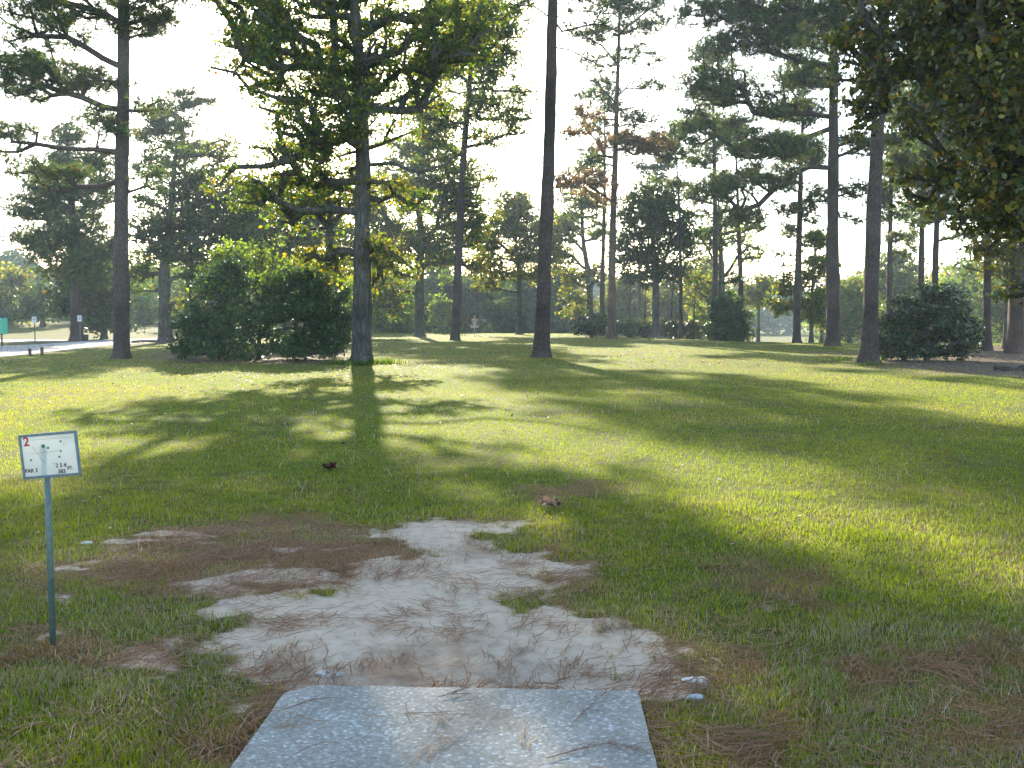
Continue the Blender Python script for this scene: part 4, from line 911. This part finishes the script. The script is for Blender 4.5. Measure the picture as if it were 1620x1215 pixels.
leaf_heap('small black dead leaf at the edge of the brown patch', 510, 819, 0.085, 1, 7, DK, 'dead_leaf', 'dead leaf')

# long fallen needles bunches on the pad
def twig(label, pts, r, n=9, name='needle_sprig'):
    b = MB(); P3 = np.array([G(*p) for p in pts]); P3[:, 2] = .014 if sdist(PADP, P3[:1, 0], P3[:1, 1])[0] > 0 else P3[:, 2] + .02
    o0 = P3[0].copy(); b.tube(P3 - o0, np.linspace(r, r * .5, len(P3)), 6)
    rr_ = np.random.default_rng(int(pts[0][0]))
    for k in range(n):
        t = rr_.random(); i = min(len(P3) - 2, int(t * (len(P3) - 1))); a = P3[i] + (P3[i+1] - P3[i]) * rr_.random()
        ang = math.atan2(P3[i+1][1] - P3[i][1], P3[i+1][0] - P3[i][0]) + rr_.normal() * .5; L_ = .07 + .07 * rr_.random()
        e = a + V3(cos(ang) * L_, sin(ang) * L_, 0); m = (a + e) / 2 + V3(rr_.normal() * .006, rr_.normal() * .006, .006)
        b.tube(np.array([a, m, e]) - o0, [.0013, .0012, .0008], 4)
    o = link(name, b.mesh(name, M_TW)); o.location = o0
    return tag(o, label, 'pine twig', 'pine twigs on the ground')
M_TW = plain('dry_twig', (.22, .12, .075), .8, 0, .3, 60)
twig('broken brown twig with needles near the right far corner of the pad', [(905, 1150), (935, 1120), (960, 1098)], .0018, 12)
twig('clump of short needles near the left far edge of the pad', [(690, 1108), (710, 1104), (728, 1098)], .0014, 9)
twig('long curved twig lying across the lower right of the pad', [(865, 1205), (920, 1190), (960, 1182), (1005, 1190)], .002, 16)
twig('brown twig lying on the upper left of the pad', [(410, 1136), (450, 1130), (500, 1112)], .0015, 6)

# ------------------------------------------------------------------ hole sign
def hole_sign():
    base = G(82, 1020); d = base[1]
    topc = P(76, 750, d - .02)
    root = empty('hole_sign', (base[0], base[1], float(gz(base[0], base[1]))), 'white disc golf hole sign with a red number 2 on a leaning steel post', 'sign')
    o0 = np.array(root.location)
    M_POST = plain('galvanised_green_steel', (.13, .18, .165), .5, .35, .25, 25, 0, .3)
    b = MB(); axis_ = P(73, 700, d + .012) - o0; foot = V3(0, .012, -.1)
    b.tube([foot, foot + (axis_ - foot) * .5, axis_], [.0145, .0145, .0145], 16)
    link('post', b.mesh('post', M_POST, True), root)
    # panel frame of reference
    A = P(32, 688, d - .012); B = P(124, 681, d - .05); C_ = P(126, 751, d - .05); D = P(35, 759, d - .012)
    c = (A + B + C_ + D) / 4; ux = (B - A + C_ - D) / 2; W = np.linalg.norm(ux); ux /= W
    uz = (A - D + B - C_) / 2; H = np.linalg.norm(uz); uz -= ux * (uz @ ux); uz /= np.linalg.norm(uz); un = np.cross(ux, uz)  # into scene
    if un[1] < 0: un = -un
    R = np.column_stack([ux, un, uz])
    from mathutils import Matrix
    Mx = Matrix(((R[0, 0], R[0, 1], R[0, 2], c[0] - o0[0]), (R[1, 0], R[1, 1], R[1, 2], c[1] - o0[1]), (R[2, 0], R[2, 1], R[2, 2], c[2] - o0[2]), (0, 0, 0, 1)))
    b = MB(); b.box((0, 0, 0), (W - .014, .004, H - .014))
    M_PAN = plain('weathered_white_sheet', (.80, .80, .76), .35, 0, .04, 18, .55)
    pn = link('panel', b.mesh('panel', M_PAN), root); pn.matrix_local = Mx
    b = MB(); t = .012
    b.box((0, 0, H / 2 - t / 2), (W, .010, t)); b.box((0, 0, -H / 2 + t / 2), (W, .010, t))
    b.box((-W / 2 + t / 2, 0, 0), (t, .010, H - 2 * t)); b.box((W / 2 - t / 2, 0, 0), (t, .010, H - 2 * t))
    fr = link('frame', b.mesh('frame', plain('blue_grey_frame', (.16, .22, .24), .5, .2, .2, 20), bevel=.0015), root); fr.matrix_local = Mx
    b = MB()
    pass
    def ink(col): return plain('ink', col, .6, 0, .05, 10)
    inkR, inkB, inkG, inkL = ink((.5, .03, .03)), ink((.07, .055, .045)), ink((.0, .22, .12)), ink((.35, .45, .38))
    y0 = -.0035
    def px2(zx, zy):   # pixel in the zoomed crop (8.1x of region 0,650) to panel coordinates
        px, py = zx / 8.1, 650 + zy / 8.1; r = ray(px, py); q = V3(0, 0, HC)
        tt = ((c - q) @ un) / (r @ un); h = q + r * tt - c
        return h @ ux, h @ uz
    def text(s, zx, zy, size, mat, bold=.0, name='lettering'):
        cu = bpy.data.curves.new(name, 'FONT'); cu.body = s; cu.size = size; cu.extrude = .0004; cu.offset = bold; cu.resolution_u = 4
        o = bpy.data.objects.new(name, cu); COL.objects.link(o); bpy.context.view_layer.update()
        dg = bpy.context.evaluated_depsgraph_get(); m = bpy.data.meshes.new_from_object(o.evaluated_get(dg)); bpy.data.objects.remove(o)
        m.name = name; m.materials.clear(); m.materials.append(mat)
        x, z = px2(zx, zy); t_ = link(name, m, pn); t_.location = (x, y0, z); t_.rotation_euler = (pi / 2, 0, 0); return t_
    text('2', 310, 452, .062, inkR, .0014)
    text('PAR 3', 330, 795, .0255, inkB, .0007)
    text('2 5 4', 720, 724, .027, inkB, .0007)
    text('383', 752, 800, .026, inkB, .0007)
    text('FT.', 872, 752, .0225, inkB, .0007)
    def dot(zx, zy, r, mat=inkG, name='tree_mark'):
        x, z = px2(zx, zy); n = 18; b = MB()
        vs = [(x + r * cos(2 * pi * k / n), y0 + .0012, z + r * sin(2 * pi * k / n)) for k in range(n)] + [(x + r * cos(2 * pi * k / n), y0, z + r * sin(2 * pi * k / n)) for k in range(n)]
        b.add(vs, [tuple(range(n)), tuple(range(2 * n - 1, n - 1, -1))] + [(k, (k + 1) % n, n + (k + 1) % n, n + k) for k in range(n)])
        link(name, b.mesh(name, mat), pn)
    for zx, zy, r in [(558, 452, .0090), (620, 474, .0058), (780, 390, .0052), (782, 514, .0050), (766, 588, .0050), (400, 630, .0054)]: dot(zx, zy, r)
    dot(824, 432, .003, inkL, 'basket_mark'); dot(686, 672, .003, inkL, 'basket_mark')
    def line(a, b_, name):
        x0, z0 = px2(*a); x1, z1 = px2(*b_); m = MB(); L_ = math.hypot(x1 - x0, z1 - z0); an = math.atan2(z1 - z0, x1 - x0)
        Rr = [[cos(an), 0, -sin(an)], [0, 1, 0], [sin(an), 0, cos(an)]]
        m.box(((x0 + x1) / 2, y0 + .0006, (z0 + z1) / 2), (L_, .0008, .0018), Rr); link(name, m.mesh(name, inkL), pn)
    line((415, 455), (575, 665), 'path_line'); line((385, 552), (770, 506), 'path_line'); line((410, 375), (930, 335), 'path_line')
hole_sign()

# ------------------------------------------------------------------ disc golf basket
def basket():
    g = G(751, 531); root = empty('disc_golf_basket', g, 'disc golf basket on a pole with chains at the far edge of the lawn', 'disc golf basket')
    s = 1.0; ST = plain('galvanised_steel', (.55, .52, .47), .4, .7, .15, 20); YL = plain('yellow_band', (.62, .36, .18), .5, 0, .1, 20)
    b = MB(); b.tube([(0, 0, -.1), (0, 0, 1.42)], .026, 10); link('pole', b.mesh('pole', ST, True), root)
    b = MB()
    for z in (.62, .70, .80): b.ring((0, 0, z), .33 - (.05 if z < .65 else 0), .012)
    for k in range(18):
        a = 2 * pi * k / 18; b.tube([(0.05 * cos(a), .05 * sin(a), .60), (.28 * cos(a), .28 * sin(a), .62), (.33 * cos(a), .33 * sin(a), .82)], .006, 4)
    link('tray', b.mesh('tray', ST), root)
    b = MB(); b.ring((0, 0, 1.27), .24, .018, 20, 6); b.ring((0, 0, 1.21), .24, .012, 20, 6)
    for k in range(6):
        a = 2 * pi * k / 6; b.tube([(0, 0, 1.30), (.24 * cos(a), .24 * sin(a), 1.27)], .009, 5)
    link('chain_support', b.mesh('chain_support', YL), root)
    b = MB()
    for k in range(12):
        a = 2 * pi * k / 12
        b.tube([(.22 * cos(a), .22 * sin(a), 1.25), (.15 * cos(a), .15 * sin(a), 1.0), (.05 * cos(a), .05 * sin(a), .80)], .008, 4)
    link('chains', b.mesh('chains', ST), root)
    b = MB(); b.tube([(0, 0, 1.42), (0, 0, 1.50), (0, 0, 1.56)], [.04, .05, .02], 8); link('number_cap', b.mesh('number_cap', YL), root)
basket()

# ------------------------------------------------------------------ things by the road
M_WOOD = plain('weathered_post_wood', (.13, .085, .06), .9, 0, .3, 25, 0, .5)
for px, py, h, lb in [(47.5, 564, .30, 'short brown wooden bollard on the road edge, the left one'), (66.5, 562, .32, 'short brown wooden bollard on the road edge, the right one')]:
    g = G(px, py); b = MB(); b.tube([(0, 0, -.1), (0, 0, h - .02), (0, 0, h)], [.058, .056, .045], 12)
    o = link('bollard', b.mesh('bollard', M_WOOD)); o.location = g; tag(o, lb, 'bollard', 'bollards along the road edge')
M_WHITE = plain('white_sign_paint', (.72, .71, .74), .5, 0, .06, 10)
M_MARK = plain('dark_sign_marks', (.12, .10, .12), .6, 0, .05, 10)
for px, pyb, pyt, lb, pc, wd in [(127, 540, 499, 'small white road sign with dark writing in front of the broad pine', 'p', .26), (55.5, 544, 501, 'small white road sign with dark writing left of the broad pine', 'q', .24)]:
    g = G(px, pyb); d = g[1]; t = P(px, pyt, d); h = t[2] - g[2]
    root = empty('road_sign', g, lb, 'sign', 'white signs by the road')
    b = MB(); b.box((0, .02, h / 2 - .03), (.05, .03, h + .02)); link('post', b.mesh('post', plain('sign_post_wood', (.20, .12, .10), .8)), root)
    ph = 9.5 / F * d; b = MB(); b.box((0, -.004, h - ph / 2), (wd, .012, ph)); link('panel', b.mesh('panel', M_WHITE, bevel=.002), root)
    b = MB()
    for k, w in enumerate((.5, .7, .35)): b.box((0, -.012, h - ph * (.25 + .22 * k)), (wd * w, .003, ph * .08))
    link('lettering', b.mesh('lettering', M_MARK), root)
# bin
g = G(136, 539.5); root = empty('litter_bin', g, 'dark litter bin at the foot of the broad pine by the road', 'bin')
b = MB(); b.tube([(0, 0, 0), (0, 0, .36)], [.14, .16], 16); link('body', b.mesh('body', plain('dark_bin', (.025, .025, .028), .6)), root)
b = MB(); b.tube([(0, 0, .36), (0, 0, .385), (0, 0, .40)], [.175, .175, .12], 16); link('lid', b.mesh('lid', plain('dark_lid', (.03, .03, .032), .5)), root)
# green notice board
g = G(-6, 549); d = g[1]; root = empty('notice_board', g, 'green park notice board with a small dark roof at the left edge', 'notice board')
k = d / F; zt = P(0, 503, d)[2] - g[2]; zb = P(0, 528, d)[2] - g[2]
GRN = plain('green_board', (.05, .42, .25), .55, 0, .08, 4)
b = MB(); b.box((0, 0, (zt + zb) / 2), (38 * k, .06, zt - zb)); link('board', b.mesh('board', GRN, bevel=.01), root)
for sx in (-1, 1):
    b = MB(); b.box((sx * 8.5 * k, .05, zt / 2 + .02), (.07, .05, zt)); link('post', b.mesh('post', M_WOOD), root)
b = MB(); b.add([(-17 * k, -.14, zt + .02), (17 * k, -.14, zt + .02), (17 * k, .14, zt + .02), (-17 * k, .14, zt + .02), (-13 * k, 0, zt + .2), (13 * k, 0, zt + .2)],
      [(0, 3, 2, 1), (0, 1, 5, 4), (2, 3, 4, 5), (1, 2, 5), (3, 0, 4)]); link('roof', b.mesh('roof', plain('dark_roof', (.05, .05, .055), .7)), root)
b = MB(); b.box((8 * k, -.035, zt - .06), (3.4 * k, .004, .09)); 
for q in range(4): b.box((0, -.035, zb + (zt - zb) * (.2 + .16 * q)), (24 * k, .004, .018))
link('lettering', b.mesh('lettering', plain('pale_lettering', (.35, .62, .5), .6)), root)
# overhead cable
a = P(-120, 437, 95); e = P(240, 446, 95); t = np.linspace(0, 1, 16)[:, None]
pts = a + (e - a) * t; pts[:, 2] -= .8 * (1 - (2 * t[:, 0] - 1) ** 2) * .5
b = MB(); b.tube(pts - pts[0], .035, 6); o = link('overhead_cable', b.mesh('overhead_cable', plain('pale_cable', (.6, .62, .62), .35, .3))); o.location = pts[0]
tag(o, 'pale overhead cable strung between trees beyond the road', 'cable')
# fallen log at the right, leaf mound stones at road end
g = G(1612, 586); b = MB(); t = np.linspace(-1.1, 1.1, 12)
b.tube(np.stack([t * .7, .12 * np.sin(t * 2), .05 + .03 * np.sin(t * 5)], 1), .07 + .02 * np.sin(t * 9), 12)
o = link('fallen_log', b.mesh('fallen_log', M_PINE, True)); o.location = g; tag(o, 'dark fallen log on the leaf litter at the right edge', 'log')
for i, (px, py, s, lb) in enumerate([(214, 542.5, .5, 'dark low rock at the end of the road, left of three'), (226, 541.5, .7, 'dark low rock at the end of the road, middle of three'), (239, 541.5, .8, 'dark low rock at the end of the road, right of three')]):
    o = stone(lb, px, py, (s, .4, .22), 20 + i, M_WOOD, 'rock'); o['category'] = 'rock'; o['group'] = 'dark rocks at the end of the road'; g = G(px, py); o.location.z = g[2] + .05

# tufts at tree feet
def tufts():
    n = 0; P_, H_ = [], []
    for px, py, r, m, h in [(545, 577, .9, 260, .30), (600, 576, 1.0, 380, .28), (571, 579, .5, 160, .22), (1376, 578, .6, 120, .2), (1330, 570, .8, 120, .2), (1317, 552, .9, 100, .25)]:
        g = G(px, py); a = rng.normal(size=(m, 2)) * r * .4
        P_.append(np.column_stack([g[0] + a[:, 0], g[1] + a[:, 1] * .6, base_z(g[0] + a[:, 0], g[1] + a[:, 1] * .6)])); H_.append(h * (.4 + .6 * rng.random(m)))
    p = np.concatenate(P_); h = np.concatenate(H_); m = len(p)
    c = np.array([.06, .10, .02]) * (.6 + .8 * rng.random((m, 1)))
    v, f, cc = blades(p, h, np.full(m, .022), c, 1.0, 2)
    tag(link('tall_grass', raw_mesh('tall_grass', v, f, 3, cc, [M_GRASS])), 'uncut tall grass fringing the feet of the big trunks', 'tall grass', kind='stuff')
tufts()

# ------------------------------------------------------------------ haze
def haze():
    x0, x1, y0, y1, z0, z1 = -330, 330, -30, 330, -5, 34
    b = MB(); b.box(((x0 + x1) / 2, (y0 + y1) / 2, (z0 + z1) / 2), (x1 - x0, y1 - y0, z1 - z0))
    m, nt, N, L = newmat('haze'); out = nd(N, 'ShaderNodeOutputMaterial'); pv = nd(N, 'ShaderNodeVolumePrincipled')
    pv.inputs['Color'].default_value = (.70, .87, 1, 1); pv.inputs['Density'].default_value = HAZE; pv.inputs['Anisotropy'].default_value = .35
    L.new(pv.outputs[0], out.inputs['Volume'])
    o = link('haze', b.mesh('haze', m)); tag(o, 'thin bluish haze in the air between the trees', 'haze', kind='stuff')
HAZE = .0006
haze()

# ------------------------------------------------------------------ light
w = bpy.data.worlds.new('World'); S.world = w; w.use_nodes = True; nt = w.node_tree; nt.nodes.clear()
sky = nt.nodes.new('ShaderNodeTexSky'); sky.sky_type = 'NISHITA'; sky.sun_disc = False
sky.sun_elevation = SUN_EL; sky.sun_rotation = SUN_AZ; sky.air_density = 1.0; sky.dust_density = .9; sky.ozone_density = 1.6
bg = nt.nodes.new('ShaderNodeBackground'); bg.inputs[1].default_value = .15
wo = nt.nodes.new('ShaderNodeOutputWorld'); nt.links.new(sky.outputs[0], bg.inputs[0]); nt.links.new(bg.outputs[0], wo.inputs[0])
sd = bpy.data.lights.new('sun', 'SUN'); sd.energy = 5; sd.angle = radians(.6); sd.color = (1, .90, .72)
so = bpy.data.objects.new('sun', sd); COL.objects.link(so)
from mathutils import Vector
dirs = Vector((sin(SUN_AZ) * cos(SUN_EL), cos(SUN_AZ) * cos(SUN_EL), sin(SUN_EL)))
so.rotation_euler = dirs.to_track_quat('Z', 'Y').to_euler(); so.location = (-10, 60, 60)

cd = bpy.data.cameras.new('camera'); cam = bpy.data.objects.new('camera', cd); COL.objects.link(cam)
cd.sensor_width = 36; cd.lens = F / 1620 * 36; cd.clip_end = 3000; cd.clip_start = .05
cam.location = (0, 0, HC); cam.rotation_euler = (pi / 2 - TH, 0, 0); S.camera = cam
S.view_settings.view_transform = 'Standard'; S.view_settings.look = 'None'; S.view_settings.gamma = 1
S.view_settings.exposure = 1.8
S.render.engine = 'CYCLES'
S.cycles.use_denoising = True
S.cycles.max_bounces = 8; S.cycles.diffuse_bounces = 3; S.cycles.glossy_bounces = 2; S.cycles.transmission_bounces = 6
S.cycles.volume_bounces = 1; S.cycles.caustics_reflective = False; S.cycles.caustics_refractive = False
S.cycles.sample_clamp_indirect = 6
open('/tmp/stat','w').write(str(NLEAF))
